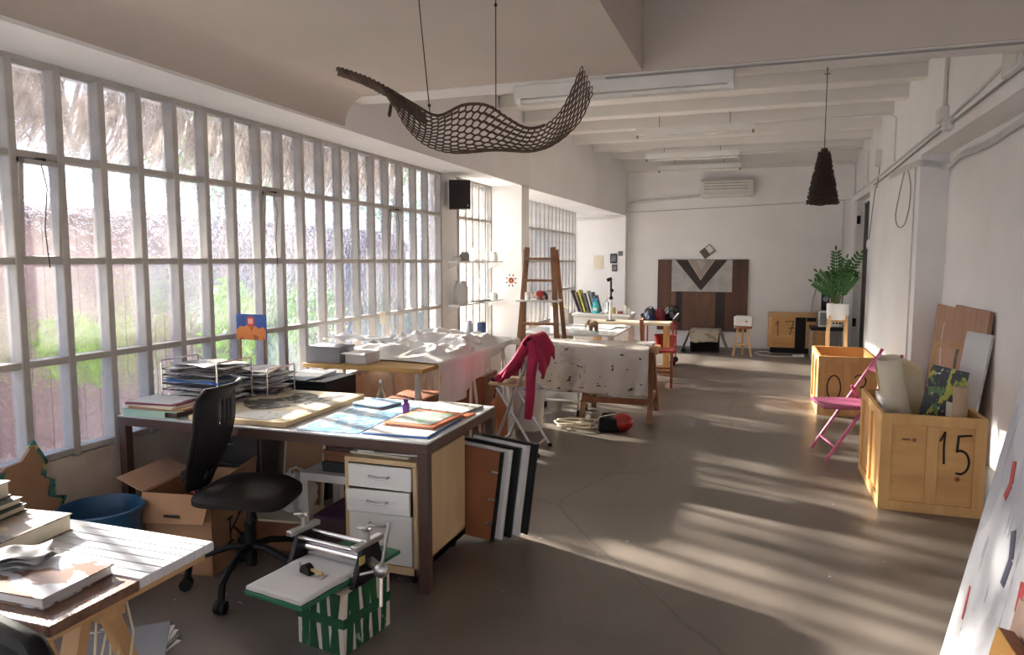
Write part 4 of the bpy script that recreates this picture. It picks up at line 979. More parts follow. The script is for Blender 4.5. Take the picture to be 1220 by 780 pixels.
# ================================================================== tables in the middle distance
gt = T('glass_table', 'white-topped work table behind the ladder', 'table', (-2.22, 9.13, 0), R(1))
MB().box(-.62, .60, -.70, .68, .69, .715).build('tabletop', mat('glossy_white_top', (.72,.74,.74), .12, var=.04), gt, bevel=.003)
for sx in (-1, 1):
    for sy in (-1, 1): MB().box(sx*.53-.03, sx*.53+.03, sy*.6-.03, sy*.6+.03, 0, .69).build('leg', M_offw, gt, bevel=.003)
MB().box(-.5, .5, -.62, .60, .25, .27).build('lower_shelf', M_offw, gt)
for k, (x, y, w_, d_, rz, lb) in enumerate([(-2.10, 9.35, .55, .42, 8, 'large white paper lowest on the white-topped table'), (-2.02, 9.42, .50, .36, -6, 'white paper second on the white-topped table'), (-1.86, 9.52, .36, .30, 12, 'white paper topmost on the white-topped table')]):
    sheet('paper_sheet', lb, 'paper', (x, y), (w_, d_), rz, [M_paper, M_offw, M_paper][k], .006, .7155+k*.0065)
ea = T('elephant_figure', 'small brown toy elephant on the white-topped table', 'figurine', (-1.98, 8.92, .7155), R(-15))
M_el = mat('elephant_brown', (.22, .12, .07), .7, var=.2)
el = MB().ball((0,0,.085), (.065,.04,.045), 14, 10); el.ball((-.07,0,.10), (.035,.03,.035), 12, 8)
for sx in (-1, 1):
    for sy in (-1, 1): el.cyl((sx*.04, sy*.022, 0), (sx*.038, sy*.02, .08), .015, .018, 8)
el.tube([(-.095,0,.10), (-.115,0,.07), (-.115,0,.03), (-.125,0,.015)], .012, 7, r_end=.007)
el.ball((-.06,.035,.105), (.02,.008,.028), 8, 6).ball((-.06,-.035,.105), (.02,.008,.028), 8, 6)
el.build('elephant_body', M_el, ea)
b2 = T('plank_table', 'pine plank table before the back counter', 'table', (-1.72, 10.28, 0))
MB().box(-.62, .55, -.22, .20, .70, .735).build('tabletop', wood('pale_plank', (.70,.60,.45), (.60,.49,.34), 'x', 3), b2, bevel=.003)
for sx in (-1, 1):
    for sy in (-1, 1): MB().box(sx*.5-.025, sx*.5+.025, sy*.16-.025, sy*.16+.025, 0, .70).build('leg', M_cratef, b2)
ms = T('camera_stand', 'black and white clamp stand on the plank table', 'stand', (-2.03, 10.28, .7355))
MB().cyl((0,0,0), (0,0,.012), .07, n=18).build('base', M_black, ms); MB().cyl((0,0,.012), (0,0,.34), .022, n=12).build('pole', M_pvc, ms); MB().cyl((0,0,.30), (0,0,.58), .015, n=10).build('upper_pole', M_blackm, ms)
MB().ball((0,0,.33), .032, 10, 8).build('joint', M_black, ms); MB().ball((.01,0,.44), .03, 10, 8).build('joint', M_black, ms); MB().obox((-.02,-.02,.60), (.07,.05,.05), (0,R(-20),0)).build('clamp_head', M_black, ms, bevel=.005)
bcn = T('back_counter', 'white counter unit against the recess', 'counter', (-2.26, 10.98, 0))
MB().box(-.46, .44, -.28, .28, .76, .80).build('worktop', M_white, bcn, bevel=.003); MB().box(-.44, .42, -.25, .26, 0, .76).build('carcass', M_offw, bcn)
for x in (-.44, -.01): MB().box(x+.01, x+.42, -.268, -.251, .05, .74).build('cabinet_door', M_white, bcn, bevel=.003)
cz = .801
bks = [(-2.70, (.04,.04,.045), .02, .36, 22), (-2.66, (.18,.13,.09), .03, .33, 20), (-2.61, (.55,.52,.10), .025, .36, 18), (-2.55, (.10,.10,.11), .03, .31, 17), (-2.50, (.62,.60,.55), .03, .34, 16), (-2.45, (.20,.26,.34), .03, .32, 15), (-2.40, (.09,.11,.15), .025, .27, 15)]
lbs = ['black', 'brown', 'yellow-green', 'charcoal', 'cream', 'slate blue', 'navy']
for (x, c_, th_, h, an), nm in zip(bks, lbs):
    t = T('book', nm + ' book leaning in the row on the back counter', 'book', (x+.06, 10.93, cz+.004), 0, 'books leaning on the back counter', rot=(0, R(-an), 0))
    mt = mat('book_'+nm.replace(' ', '_').replace('-', '_'), c_, .5, var=.15)
    MB().box(0, .003, -.12, .12, 0, h).box(th_-.003, th_, -.12, .12, 0, h).box(.003, th_-.003, -.12, -.116, 0, h).build('cover', mt, t); MB().box(.0035, th_-.0035, -.1155, .11, .004, h-.005).build('pages', M_cream, t)
sb_ = T('spray_bottle', 'turquoise spray bottle on the back counter', 'bottle', (-2.36, 10.78, cz))
M_turq = mat('turquoise_liquid', (.05, .55, .58), .25, var=.08)
MB().lathe([(0,0), (.05,0), (.055,.01), (.053,.11), (.04,.15), (.022,.18), (.018,.20)], 18).build('bottle_body', M_turq, sb_); MB().box(-.045, .02, -.014, .014, .20, .235).box(-.035, -.025, -.008, .008, .165, .20).build('trigger_head', mat('blue_trigger', (.03,.25,.55), .4), sb_, bevel=.003); MB().box(-.03, .03, -.0555, -.053, .04, .09).build('label_patch', M_white, sb_)
cb_ = T('clear_bottle', 'clear plastic squeeze bottle beside the turquoise spray bottle', 'bottle', (-2.20, 10.80, cz)); MB().lathe([(0,0), (.045,0), (.047,.15), (.02,.19), (.012,.20), (.012,.22)], 18).build('bottle_body', M_clear, cb_); MB().lathe([(.014,.2205), (.013,.24), (.003,.28), (0,.28)], 12).build('nozzle', M_white, cb_)
js = [(-2.10, .04, .10, (.5,.42,.1), 'yellow lidded jar'), (-1.99, .045, .045, (.35,.08,.07), 'squat dark red tin'), (-1.90, .035, .13, (.75,.72,.64), 'tall cream jar'), (-1.85, .03, .09, (.75,.75,.74), 'small white pot')]
for x, r_, h, c_, nm in js:
    t = T('paint_jar', nm + ' on the aisle half of the back counter', 'jar', (x, 10.83, cz), 0, 'jars on the back counter')
    MB().lathe([(0,0), (r_,0), (r_,h*.85), (r_*.8,h*.88)], 16).build('jar_body', mat('jar_'+nm.split()[0]+nm.split()[-1], c_, .4, var=.1), t); MB().lathe([(r_*.85,h*.885), (r_*.85,h), (0,h)], 16).build('lid', M_offw, t)
wb = T('lampshade', 'white cylindrical shade behind the ladder', 'lampshade', (-2.62, 9.62, .7155)); MB().lathe([(.13,0), (.12,.24), (.116,.24), (.126,0)], 24).build('shade', M_white, wb); MB().lathe([(0,.0), (.05,0), (.05,.01), (.01,.012), (.01,.20), (0,.20)], 16).build('lamp_base', M_alu, wb)
yb = T('yellow_cloth', 'yellow cloth hanging over the white shade', 'cloth', (-2.62, 9.62, .9575)); MB().grid(lambda u, v: Vector(((u-.5)*.22, (v-.5)*.12, .012+.012*nz(u*5, v*5, 1)-.0*(u-.5)**2)), 14, 8).build('cloth_body', mat('yellow_fabric', (.65,.50,.08), .8, var=.2), yb, solid=.004)

# ================================================================== red trolley with dark bundles, wooden chair
rt = T('red_trolley', 'red metal trolley loaded with dark bags', 'trolley', (-1.42, 11.30, 0))
for z in (.18, .62): MB().box(-.27, .22, -.22, .22, z, z+.03).build('shelf', M_red, rt, bevel=.004)
for sx in (-.25, .20):
    for sy in (-.2, .2):
        MB().cyl((sx, sy, .08), (sx, sy, .72), .012, n=8).build('post', M_red, rt); MB().cyl((sx, sy-.012, .045), (sx, sy+.012, .045), .045, n=14).build('castor', M_black, rt)
MB().tube([(.20,-.2,.72), (.27,-.2,.80), (.27,.2,.80), (.20,.2,.72)], .012, 8).build('push_handle', M_chrome, rt)
rbk = T('red_bucket', 'round red bucket on the lower trolley shelf', 'bucket', (-1.36, 11.26, .2105)); MB().lathe([(0,0), (.13,0), (.17,.24), (.18,.245), (.165,.245), (.125,.01), (0,.01)], 24).build('bucket_body', M_red, rbk); MB().tube([(-.17,0,.24), (-.12,0,.30), (.12,0,.30), (.17,0,.24)], .004, 5).build('bucket_handle', M_alu, rbk)
M_blkbag = mat('black_bin_bag', (.012,.012,.014), .3, var=.3, bump=.6, bscale=10)
bag('bin_bag', 'black bin bag on the recess side of the trolley', (-1.60, 11.30, .651), .145, .21, M_blkbag, 21)
bag('bin_bag', 'black bin bag with loose corner on the aisle side of the trolley', (-1.27, 11.30, .651), .15, .24, M_blkbag, 33)
bag('cloth_bundle', 'dark red cloth bundle between the black bin bags', (-1.43, 11.16, .651), .085, .22, mat('dark_red_cloth', (.16,.01,.02), .8, var=.2, bump=.4, bscale=14), 44, 'cloth')
bag('cloth_bundle', 'dark blue cloth bundle before the black bin bags', (-1.57, 11.09, .651), .075, .17, mat('navy_cloth', (.03,.04,.09), .8, var=.2, bump=.4, bscale=14), 45, 'cloth')
wc = T('wooden_chair', 'red-brown wooden chair with slatted back by the plank table', 'chair', (-1.20, 9.25, 0), R(96))
for sx in (-1, 1):
    MB().bar((sx*.17, -.17, 0), (sx*.17, -.17, .45), .035, .035).build('leg', M_redw, wc, bevel=.003); MB().bar((sx*.17, .17, 0), (sx*.165, .22, .86), .035, .035).build('leg', M_redw, wc, bevel=.003)
    MB().bar((sx*.17, -.17, .2), (sx*.17, .18, .2), .02, .03).build('stretcher', M_redw, wc)
MB().box(-.19, .19, -.19, .17, .45, .475).build('seat', M_red, wc, bevel=.006)
MB().box(-.17, .17, .20, .225, .78, .86).build('top_rail', M_redw, wc, bevel=.003)
for x in (-.1, -.033, .033, .1): MB().bar((x, .185, .47), (x, .21, .78), .028, .012).build('back_slat', M_redw, wc)

# ================================================================== far wall
pt = T('large_painting', 'large brown abstract painting with a dark V on the far wall', 'painting', (-1.005, 13.745, .30))
M_pbr = mat('paint_brown', (.13, .055, .030), .6, col2=(.055, .028, .02), vscale=1.6, stretch=(2.5, 1, .6)); M_pbr2 = mat('paint_tan_brown', (.20, .10, .055), .6, col2=(.10, .05, .03), vscale=1.8, stretch=(2.5, 1, .6))
M_pdk = mat('paint_dark', (.035, .022, .018), .6, var=.25); M_pwh = mat('paint_white_wash', (.50, .49, .48), .7, col2=(.33, .32, .31), vscale=5); M_pbg = mat('paint_beige', (.40, .33, .28), .7, col2=(.28, .22, .18), vscale=4)
W, Hh = 1.63, 1.33
MB().box(-W/2, W/2, 0, .045, 0, Hh).build('canvas', M_pdk, pt, bevel=.004)
def strip(a0, a1, b0, b1, m_, d=.002):     # fractions from left / from top
    MB().box(-W/2+a0*W, -W/2+a1*W, -d, -.0002, Hh*(1-b1), Hh*(1-b0)).build('painted_field', m_, pt)
strip(.005, .16, .005, .995, M_pbr); strip(.16, .21, .45, .995, M_pbr2); strip(.285, .655, .46, .995, M_pbr2); strip(.76, .995, .005, .995, M_pbr)
strip(.16, .83, .005, .45, M_pwh, .003)
def tri(p, m_, d): MB().prism([(-W/2+a*W, Hh*(1-b)) for a, b in p], 'y', -d, -.0035).build('painted_field', m_, pt)
tri([(.20,.006), (.335,.006), (.485,.29), (.64,.006), (.775,.006), (.49,.435)], M_pdk, .005)
tri([(.345,.006), (.63,.006), (.485,.27)], M_pbg, .005)
tri([(.43,.006), (.56,.006), (.49,.14)], M_pwh, .006)
tp = T('tilted_print', 'small dark print tilted above the large painting', 'print', (-.92, 13.79, 1.78), rot=(0, R(-38), 0)); MB().box(-.12, .12, -.012, 0, -.09, .09).build('print_card', M_grey, tp); MB().box(-.115, .0, -.014, -.0122, -.085, .085).build('dark_half', M_brownm, tp); MB().box(.01, .10, -.014, -.0122, -.05, .07).build('pale_field', M_offw, tp)
ac = T('air_conditioner', 'white wall air conditioner on the far wall', 'air conditioner', (-.60, 13.79, 2.76))
MB().prism([(0, 0), (0, .33), (-.14, .33), (-.20, .28), (-.20, .08), (-.15, 0)], 'x', -.46, .46).build('casing', mat('ac_plastic', (.66,.64,.60), .5, var=.04), ac, bevel=.006)
MB().box(-.40, .36, -.206, -.2015, .10, .265).build('front_grille', M_offw, ac, bevel=.002)
for k in range(6): MB().box(-.39, .35, -.210, -.2065, .11+k*.025, .122+k*.025).build('grille_slat', M_wire if k % 2 else M_offw, ac)
MB().box(-.40, .40, -.20, -.15, .02, .035).build('louvre', M_white, ac)
def cr_(c, u):
    k = u*(len(c)-1); i = min(int(k), len(c)-2); f = k-i; P = [Vector(c[max(0, min(len(c)-1, i+d))]) for d in (-1, 0, 1, 2)]
    return .5*((2*P[1]) + (P[2]-P[0])*f + (2*P[0]-5*P[1]+4*P[2]-P[3])*f*f + (3*P[1]-P[0]-3*P[2]+P[3])*f**3)
def pipe(name, label, cat, pts, r=.012, m_=None, group=None):
    if r <= .008 and len(pts) > 2: pts = [cr_(pts, k/(10*len(pts))) for k in range(10*len(pts)+1)]
    o = MB().tube(pts, r, 8).build(name, m_ or M_pvc, None); return tag(o, label, cat, group)
pipe('drain_pipe', 'white pipe running from the air conditioner round the stepped corner', 'pipe', [(-3.36, 13.575, 2.40), (-2.60, 13.575, 2.43), (-2.44, 13.575, 2.47), (-2.385, 13.57, 2.50), (-2.385, 13.70, 2.62), (-2.38, 13.772, 2.70), (-2.30, 13.772, 2.715), (-1.5, 13.772, 2.77), (-1.08, 13.772, 2.80)], .022)
pipe('wall_cable', 'thin grey cable across the far wall below the air conditioner', 'cable', [(-2.40, 13.794, 2.53), (-1.0, 13.794, 2.575), (.3, 13.794, 2.62), (1.45, 13.794, 2.665)], .005, M_wire)
for (x, z, w_, h, m_, lb) in [(-2.94, 1.58, .18, .26, M_cream, 'blank cream paper pinned to the recess wall'), (-2.64, 1.65, .13, .18, M_black, 'black framed photo on the recess wall'), (-2.62, 1.47, .10, .13, M_dwood, 'small dark photo below the black framed photo'), (-2.51, 1.745, .075, .085, M_brownm, 'tiny brown frame highest on the recess wall')]:
    t = T('wall_picture', lb, 'picture', (x, 13.595, z)); MB().box(-w_/2, w_/2, -.012, 0, -h/2, h/2).build('frame', m_, t, bevel=.002); MB().box(-w_*.36, w_*.36, -.0135, -.0122, -h*.36, h*.36).build('print', M_cream if m_ is M_cream else mat('photo_grey', (.25,.27,.32), .4, col2=(.06,.06,.08), vscale=14), t)
# blanket over a low black crate
lc = T('low_crate', 'low black crate under the beige blanket', 'crate', (-.88, 13.10, 0))
MB().box(-.23, .23, -.20, .20, .33, .37).build('top', M_black, lc)
for sx in (-1, 1): MB().box(sx*.23-.012, sx*.23+.012, -.20, .20, 0, .33).build('side', M_black, lc)
MB().box(-.22, .22, .185, .2, 0, .33).build('back', M_black, lc)
def blank(u, v):
    s = (u-.5)*1.30; d = v*.62-.30
    x = s; z = .385
    if abs(s) > .25:
        e = abs(s)-.25; z = max(.012, .385-e*1.05); x = math.copysign(.25+e*.42, s)
    z += .02*nz(u*6, v*5, 2)*(1 if z > .05 else .3) + .012*nz(u*14, v*12, 5)*(z > .05)
    y = d + .02*math.sin(u*11)
    if v < .12 and abs(s) < .25: z -= (.12-v)*1.6
    return Vector((x, y, max(z, .006)))
bl = MB().grid(blank, 70, 30).build('blanket', spots('beige_blanket', (.40,.35,.28), [((.24,.2,.16), 4, .58, (1,1,1), 4)], bump=.3), None, solid=.008, angle=60, loc=(-.88, 13.10, 0)); tag(bl, 'beige blanket draped over the low black crate', 'blanket')
# stool with white box
so = T('wooden_stool', 'three-legged pine stool with the white speaker box', 'stool', (-.235, 12.62, 0))
MB().cyl((0,0,.47), (0,0,.51), .15, n=22).build('seat', M_redw, so, bevel=.005)
for k in range(3):
    a = R(210+k*120); MB().bar((.09*math.cos(a), .09*math.sin(a), .47), (.17*math.cos(a), .17*math.sin(a), 0), .035, .035).build('leg', M_pine, so)
    a2 = a+R(120); MB().bar((.135*math.cos(a), .135*math.sin(a), .2), (.135*math.cos(a2), .135*math.sin(a2), .2), .025, .025).build('stretcher', M_pine, so)
wbx = T('white_box', 'white rounded box on the pine stool', 'box', (-.22, 12.62, .511), R(-8)); MB().box(-.15, .15, -.11, .11, 0, .17).build('casing', M_white, wbx, bevel=.02); MB().box(-.12, .12, -.114, -.111, .03, .14).build('front_panel', M_offw, wbx); MB().cyl((.06,-.114,.085), (.06,-.122,.085), .02, n=12).build('dial', M_wire, wbx)

def paint_digit(parent, strokes, wdt, x0, z0, s, y, sx=None):
    sx = sx or s
    m = MB()
    for st in strokes: stroke(m, [(x0+a*sx, z0+b*s) for a, b in st], wdt, 'y', y)
    m.build('painted_number', M_ink, parent)
def arc(cx, cy, rx, ry, a0, a1, n=14): return [(cx+rx*math.cos(R(a0+(a1-a0)*i/n)), cy+ry*math.sin(R(a0+(a1-a0)*i/n))) for i in range(n+1)]
ONE = [[(0, .72), (.16, 1.0), (.14, .5), (.17, 0)]]
FIVE = [[(.95, 1.0), (.45, .96), (.42, .58)], arc(.55, .30, .36, .30, 115, -110)]
SEVEN = [[(.0, .95), (.5, 1.0), (.42, .6), (.30, .1)], [(.2, .5), (.55, .55)]]
ZERO = [arc(.3, .45, .34, .48, 0, 365, 22)]
THREE = [arc(.25, .75, .28, .24, 150, -80), arc(.22, .25, .32, .28, 80, -140)]
def crate(label, loc, size, rz=0, digits=None):
    a, b, h = size[0]/2, size[1]/2, size[2]; t = T('wooden_crate', label, 'crate', loc, rz); th = .010; bt = .022; bw = .065
    for sy in (-1, 1): MB().box(-a+bt, a-bt, sy*(b-bt)-th/2, sy*(b-bt)+th/2, .04, h).build('side_panel', M_crate, t)
    for sx in (-1, 1): MB().box(sx*(a-bt)-th/2, sx*(a-bt)+th/2, -b+bt, b-bt, .04, h).build('side_panel', M_crate, t)
    MB().box(-a+bt, a-bt, -b+bt, b-bt, .03, .042).build('bottom_panel', M_crate, t)
    for s in (-1, 1):
        y0, y1 = (-b, -b+bt-.005) if s < 0 else (b-bt+.005, b)
        for z0, z1 in ((0, bw), (h-bw, h)): MB().box(-a+bw, a-bw, y0, y1, z0, z1).build('batten', M_cratef, t, bevel=.002)
        for x0, x1 in ((-a, -a+bw), (-bw/2, bw/2), (a-bw, a)):
            zz = (0, h) if x0 != -bw/2 else (bw+.001, h-bw-.001)
            MB().box(x0, x1, y0, y1, zz[0], zz[1]).build('batten', M_cratef, t, bevel=.002)
        x0, x1 = (-a, -a+bt-.005) if s < 0 else (a-bt+.005, a)
        for z0, z1 in ((0, bw), (h-bw, h)): MB().box(x0, x1, -b+bt, b-bt, z0, z1).build('batten', M_cratef, t, bevel=.002)
        for y0, y1 in ((-b+bt, -b+bt+bw), (-bw/2, bw/2), (b-bt-bw, b-bt)): MB().box(x0, x1, y0, y1, bw+.001, h-bw-.001).build('batten', M_cratef, t, bevel=.002)
    return t, a, b, h
c3, a, b_, h = crate('open pine crate marked 03 beside the white pillar', (.89, 8.47, 0), (.56, .96, .62))
paint_digit(c3, ZERO, .013, -.18, .17, .27, -b_+.0165, .19); paint_digit(c3, THREE, .013, .07, .17, .27, -b_+.0165, .20)
c15, a, b_, h = crate('open pine crate marked 15 filled with rolls and canvases', (1.065, 5.515, 0), (.59, .97, .63))
paint_digit(c15, ONE, .013, .045, .33, .20, -b_+.0165, .15); paint_digit(c15, FIVE, .014, .082, .27, .25, -b_+.0165, .138)
MB().box(-.17, -.12, -b_+.0145, -b_+.0155, .462, .474).box(-.11, -.09, -b_+.0145, -b_+.0155, .455, .478).build('stencil_mark', M_oldw, c15)
# crate with 17 lying on its side as a cabinet
cc = T('crate_cabinet', 'wide pine crate marked 17 with a black band by the far wall', 'cabinet', (.68, 13.47, 0))
MB().box(-.46, .46, -.15, .25, .0, .09).build('plinth', M_black, cc)
MB().box(-.50, .50, -.17, .28, .091, .69).build('body', M_crate, cc, bevel=.004)
for x0, x1 in ((-.50, -.44), (-.06, .0), (.09, .15), (.44, .50)): MB().box(x0, x1, -.185, -.171, .091, .69).build('batten', M_cratef, cc, bevel=.002)
MB().box(-.50, .50, -.1875, -.1852, .63, .69).build('top_batten', M_pinex, cc); MB().box(-.06, .11, -.195, -.188, .091, .628).build('black_band', M_black, cc); MB().box(.12, .49, -.1885, -.172, .56, .628).build('black_slot', M_black, cc)
paint_digit(cc, ONE, .014, -.38, .30, .26, -.1725); paint_digit(cc, SEVEN, .014, -.22, .30, .26, -.1725)
for k, (pts, lb) in enumerate([([(-.05, 13.1, .01), (.05, 12.75, .01), (.25, 12.95, .02), (.12, 13.15, .03), (-.02, 13.0, .012), (.2, 12.7, .01), (.5, 12.72, .01), (.62, 12.85, .01)], 'white cable coiled on the floor before the crate cabinet'), ([(.72, 12.85, .012), (.86, 13.0, .012), (.95, 13.3, .3), (.90, 13.74, .75), (.98, 13.79, 1.15)], 'grey cable climbing to the wall socket')]): pipe('cable', lb, 'cable', pts, .007, M_pvc if k == 0 else M_wire)
ps = T('power_strip', 'white power strip on the floor by the crate cabinet', 'power strip', (.66, 12.80, 0), R(20)); MB().box(-.09, .09, -.03, .03, 0, .04).build('strip_body', M_white, ps, bevel=.006)
for x in (-.05, 0, .05): MB().cyl((x, 0, .0402), (x, 0, .043), .018, n=12).build('socket', M_offw, ps)
so2 = T('wall_socket', 'white triple wall socket above the black side table', 'socket', (1.02, 13.798, 1.17)); MB().box(-.11, .11, -.015, 0, -.04, .04).build('plate', M_white, so2, bevel=.004)
for x in (-.07, 0, .07): MB().cyl((x, -.0152, 0), (x, -.017, 0), .02, n=12).build('socket', M_wire, so2)
# black side table, radio, boxes
bt = T('side_table', 'black-topped side table with chrome legs by the far wall', 'table', (1.08, 12.83, 0))
MB().box(-.25, .25, -.24, .24, .47, .52).build('tabletop', M_black, bt, bevel=.003)
for sx in (-1, 1):
    for sy in (-1, 1): MB().cyl((sx*.235, sy*.22, 0), (sx*.235, sy*.22, .47), .012, n=8).build('leg', M_alu, bt)
rd = T('radio', 'silver radio with dark grille on the black-topped side table', 'radio', (1.12, 12.80, .5205), R(6))
MB().box(-.19, .19, -.10, .10, 0, .27).build('casing', M_alu, rd, bevel=.01); MB().box(-.17, -.02, -.104, -.1005, .03, .24).build('grille', M_grey, rd); MB().box(.01, .17, -.104, -.1005, .14, .23).build('display', M_black, rd)
for x in (.04, .09, .14): MB().cyl((x, -.1005, .07), (x, -.115, .07), .017, n=10).build('knob', M_blackm, rd)
bs = T('speaker_box', 'tall black speaker standing behind the silver radio', 'speaker', (1.06, 12.98, .5205)); MB().box(-.06, .06, -.05, .05, 0, .58).build('cabinet', M_black, bs, bevel=.004); MB().cyl((0,-.0502,.45), (0,-.056,.45), .045, n=16).build('cone', M_grey, bs)
bx2 = T('wooden_box', 'orange-brown wooden box beside the tall black speaker', 'box', (1.21, 12.99, .5205)); MB().box(-.07, .07, -.05, .05, 0, .52).build('box_body', M_redw, bx2, bevel=.004); MB().box(-.072, .072, -.052, .052, .5205, .54).build('lid', M_redw, bx2)
# plant on its stand
ps_ = T('plant_stand', 'pine plant stand behind the 03 crate', 'stand', (1.12, 11.60, 0))
for sx in (-1, 1):
    for sy in (-1, 1): MB().bar((sx*.115, sy*.115, .80), (sx*.13, sy*.13, 0), .03, .03).build('leg', M_pine, ps_)
MB().box(-.12, .12, -.012, .012, .70, .735).build('cross_bar', M_pinex, ps_); MB().box(-.012, .012, -.12, -.0125, .70, .735).build('cross_bar', M_pinex, ps_); MB().box(-.012, .012, .0125, .12, .70, .735).build('cross_bar', M_pinex, ps_)
pp = T('potted_plant', 'glossy green plant in a white pot on the pine stand', 'plant', (1.12, 11.60, .736))
MB().lathe([(0,0), (.13,0), (.145,.02), (.15,.10), (.152,.10), (.155,.235), (.145,.24), (.14,.21), (0,.21)], 28).build('pot', M_white, pp); MB().lathe([(.139,.205), (0,.215)], 20).build('soil', mat('soil', (.05,.03,.02), .9), pp)
leaf0 = None
q = random.Random(8)
for k, (tx, ty, tz, lean) in enumerate([(-.06, -.05, 1.02, .0), (-.30, -.06, .70, .1), (.27, -.08, .98, .1), (.15, .12, .80, 0), (-.36, -.10, .56, .1), (.20, -.16, .66, .0), (-.12, .15, .72, 0), (.08, -.08, .90, 0)]):
    base = Vector((q.uniform(-.05,.05), q.uniform(-.05,.05), .20)); tip = Vector((tx, ty, tz))
    mid = (base+tip)/2 + Vector((-tx*.22, -ty*.2, .06)); P_ = [base*(1-t)**2 + mid*2*t*(1-t) + tip*t*t for t in [i/16 for i in range(17)]]
    st_o = MB().tube(P_, .011, 6, r_end=.004).build('stem', M_leaf, pp)
    for i in range(5, 17):
        d = (P_[min(i+1,16)]-P_[i-1]).normalized(); side = d.cross(Vector((0,-1,.25))).normalized()
        for s in (-1, 1):
            if i == 16 and s == 1: continue
            dirv = (side*s*.95 + d*.55).normalized() if i < 16 else d
            nrm = dirv.cross(d).normalized() if dirv.cross(d).length > .01 else Vector((0,-1,0))
            ln = .105*(1-.30*abs(i-10)/7)
            if leaf0 is None:
                def lf(u, v): wdt = .20*math.sin(math.pi*(v*.94+.03))**.8; return Vector(((u-.5)*2*wdt, .05*abs(u-.5)*2-.08*v*v, v))
                leaf0 = MB().grid(lf, 3, 6).build('leaf', M_leaf, st_o, solid=.02); L_ = leaf0
            else: L_ = inst(leaf0, 'leaf', st_o)
            xa = dirv.cross(nrm).normalized(); Mx = Matrix((xa, nrm, dirv)).transposed().to_4x4()
            L_.matrix_local = Matrix.Translation(P_[i]) @ Mx @ Matrix.Scale(ln, 4)

# ================================================================== pink folding chair and crate contents
pk = T('folding_chair', 'pink metal folding chair between the two marked crates', 'chair', (.78, 6.36, 0), R(12))
for y in (-.20, .20):
    MB().tube([(-.28, y, .01), (.02, y, .48), (.24, y, .83), (.26, y, .87)], .014, 8).build('leg_tube', M_pink, pk); MB().tube([(.30, y*.9, .01), (.09, y*.9, .43), (.02, y*.9, .56)], .013, 8).build('leg_tube', M_pink, pk)
MB().box(-.31, .12, -.20, .20, .425, .455).build('seat', mat('pink_vinyl', (.42, .10, .20), .5, var=.1), pk, bevel=.012)
MB().obox((.20, 0, .76), (.014, .40, .16), (0, R(32), 0)).build('backrest', M_pink, pk, bevel=.006)
MB().tube([(-.21, -.2, .12), (-.21, .2, .12)], .008, 8).build('stretcher', M_pink, pk); MB().tube([(.26, -.18, .09), (.26, .18, .09)], .008, 8).build('stretcher', M_pink, pk)
def scroll(name, label, p0, p1, r0, r1, m_, turns=1.35, cat='paper roll'):
    p0 = Vector(p0); p1 = Vector(p1); d = (p1-p0).normalized(); a_ = d.cross(Vector((0,1,0))).normalized(); b2 = d.cross(a_)
    def fn(u, v):
        t = 2*math.pi*turns*u; r = (r0+(r1-r0)*v)*(1-.16*u); return p0 + (p1-p0)*v + a_*math.cos(t)*r + b2*math.sin(t)*r
    o = MB().grid(fn, 40, 8).build(name, m_, None, solid=.003, angle=70); return tag(o, label, cat)
M_cpap = mat('cream_roll_paper', (.74, .66, .50), .7, var=.08); M_ypap = mat('yellow_stained_paper', (.78, .70, .52), .7, col2=(.80, .55, .16), vscale=2.2)
scroll('paper_roll', 'cream paper roll leaning over the pink chair from the 15 crate', (1.02, 5.50, .10), (.845, 5.36, .95), .095, .075, M_cpap, 1.5)
def ysheet(u, v):
    x = .90 + v*(-.03) + (u-.5)*.30 + .07; z = .30 + v*.62 - (u-.5)*.05; y = 5.62 + .10*math.sin(u*2.6) - .08*v
    z -= .06*(u-.6)**2*4*v
    return Vector((x + (1-v)*.08, y, z))
ys = MB().grid(ysheet, 20, 16).build('paper_sheet', M_ypap, None, solid=.003, angle=60); tag(ys, 'curved yellow-stained sheet standing in the 15 crate', 'paper')
def canv(name, label, c, size, rot, face, edge, cat='canvas'):
    t = T(name, label, cat, c, rot=rot); a, h, th = size
    MB().box(-a/2, a/2, 0, th, 0, h).build('stretcher', edge, t, bevel=.002); MB().box(-a/2, a/2, -.002, -.0002, 0, h).build('painted_face', face, t); return t
M_pntg = spots('splashed_painting', (.02,.02,.018), [((.45,.45,.05), 22, .57, (1,1,.5), 1), ((.10,.22,.05), 20, .57, (1,1,.6), 5), ((.7,.68,.6), 30, .64, (1,1,1), 9)], rough=.4)
canv('small_canvas', 'black and yellow-green splashed canvas in the 15 crate', (1.09, 5.40, .20), (.22, .70, .04), (R(-4), R(11), R(-12)), M_pntg, mat('pink_edge', (.55,.35,.38), .7, var=.2))
t = T('stretcher_frame', 'bare pine stretcher frame in the 15 crate', 'frame', (1.25, 5.78, .32), rot=(R(-3), R(5), R(-14)))
for x in (-.10, .10): MB().box(x-.018, x+.018, 0, .02, 0, .70).build('frame_bar', M_pine, t)
for z in (.02, .665): MB().box(-.082, .082, 0, .02, z, z+.035).build('frame_bar', M_pinex, t)
canv('folded_foamboard', 'tall white folded panel leaning in the 15 crate', (1.30, 5.62, .10), (.15, 1.02, .06), (R(-2), R(7), R(-30)), mat('panel_white', (.74,.73,.70), .6, var=.05), M_offw, 'panel')
scroll('cardboard_tube', 'brown cardboard tube at the corner of the 15 crate', (1.24, 5.20, .10), (1.245, 5.21, .80), .042, .042, mat('kraft_tube', (.50,.36,.22), .8, var=.1), 1.0, 'tube')
scroll('paper_roll', 'short cream offcut roll at the corner of the 15 crate', (1.255, 5.33, .10), (1.26, 5.33, .68), .06, .065, M_cpap, .8)
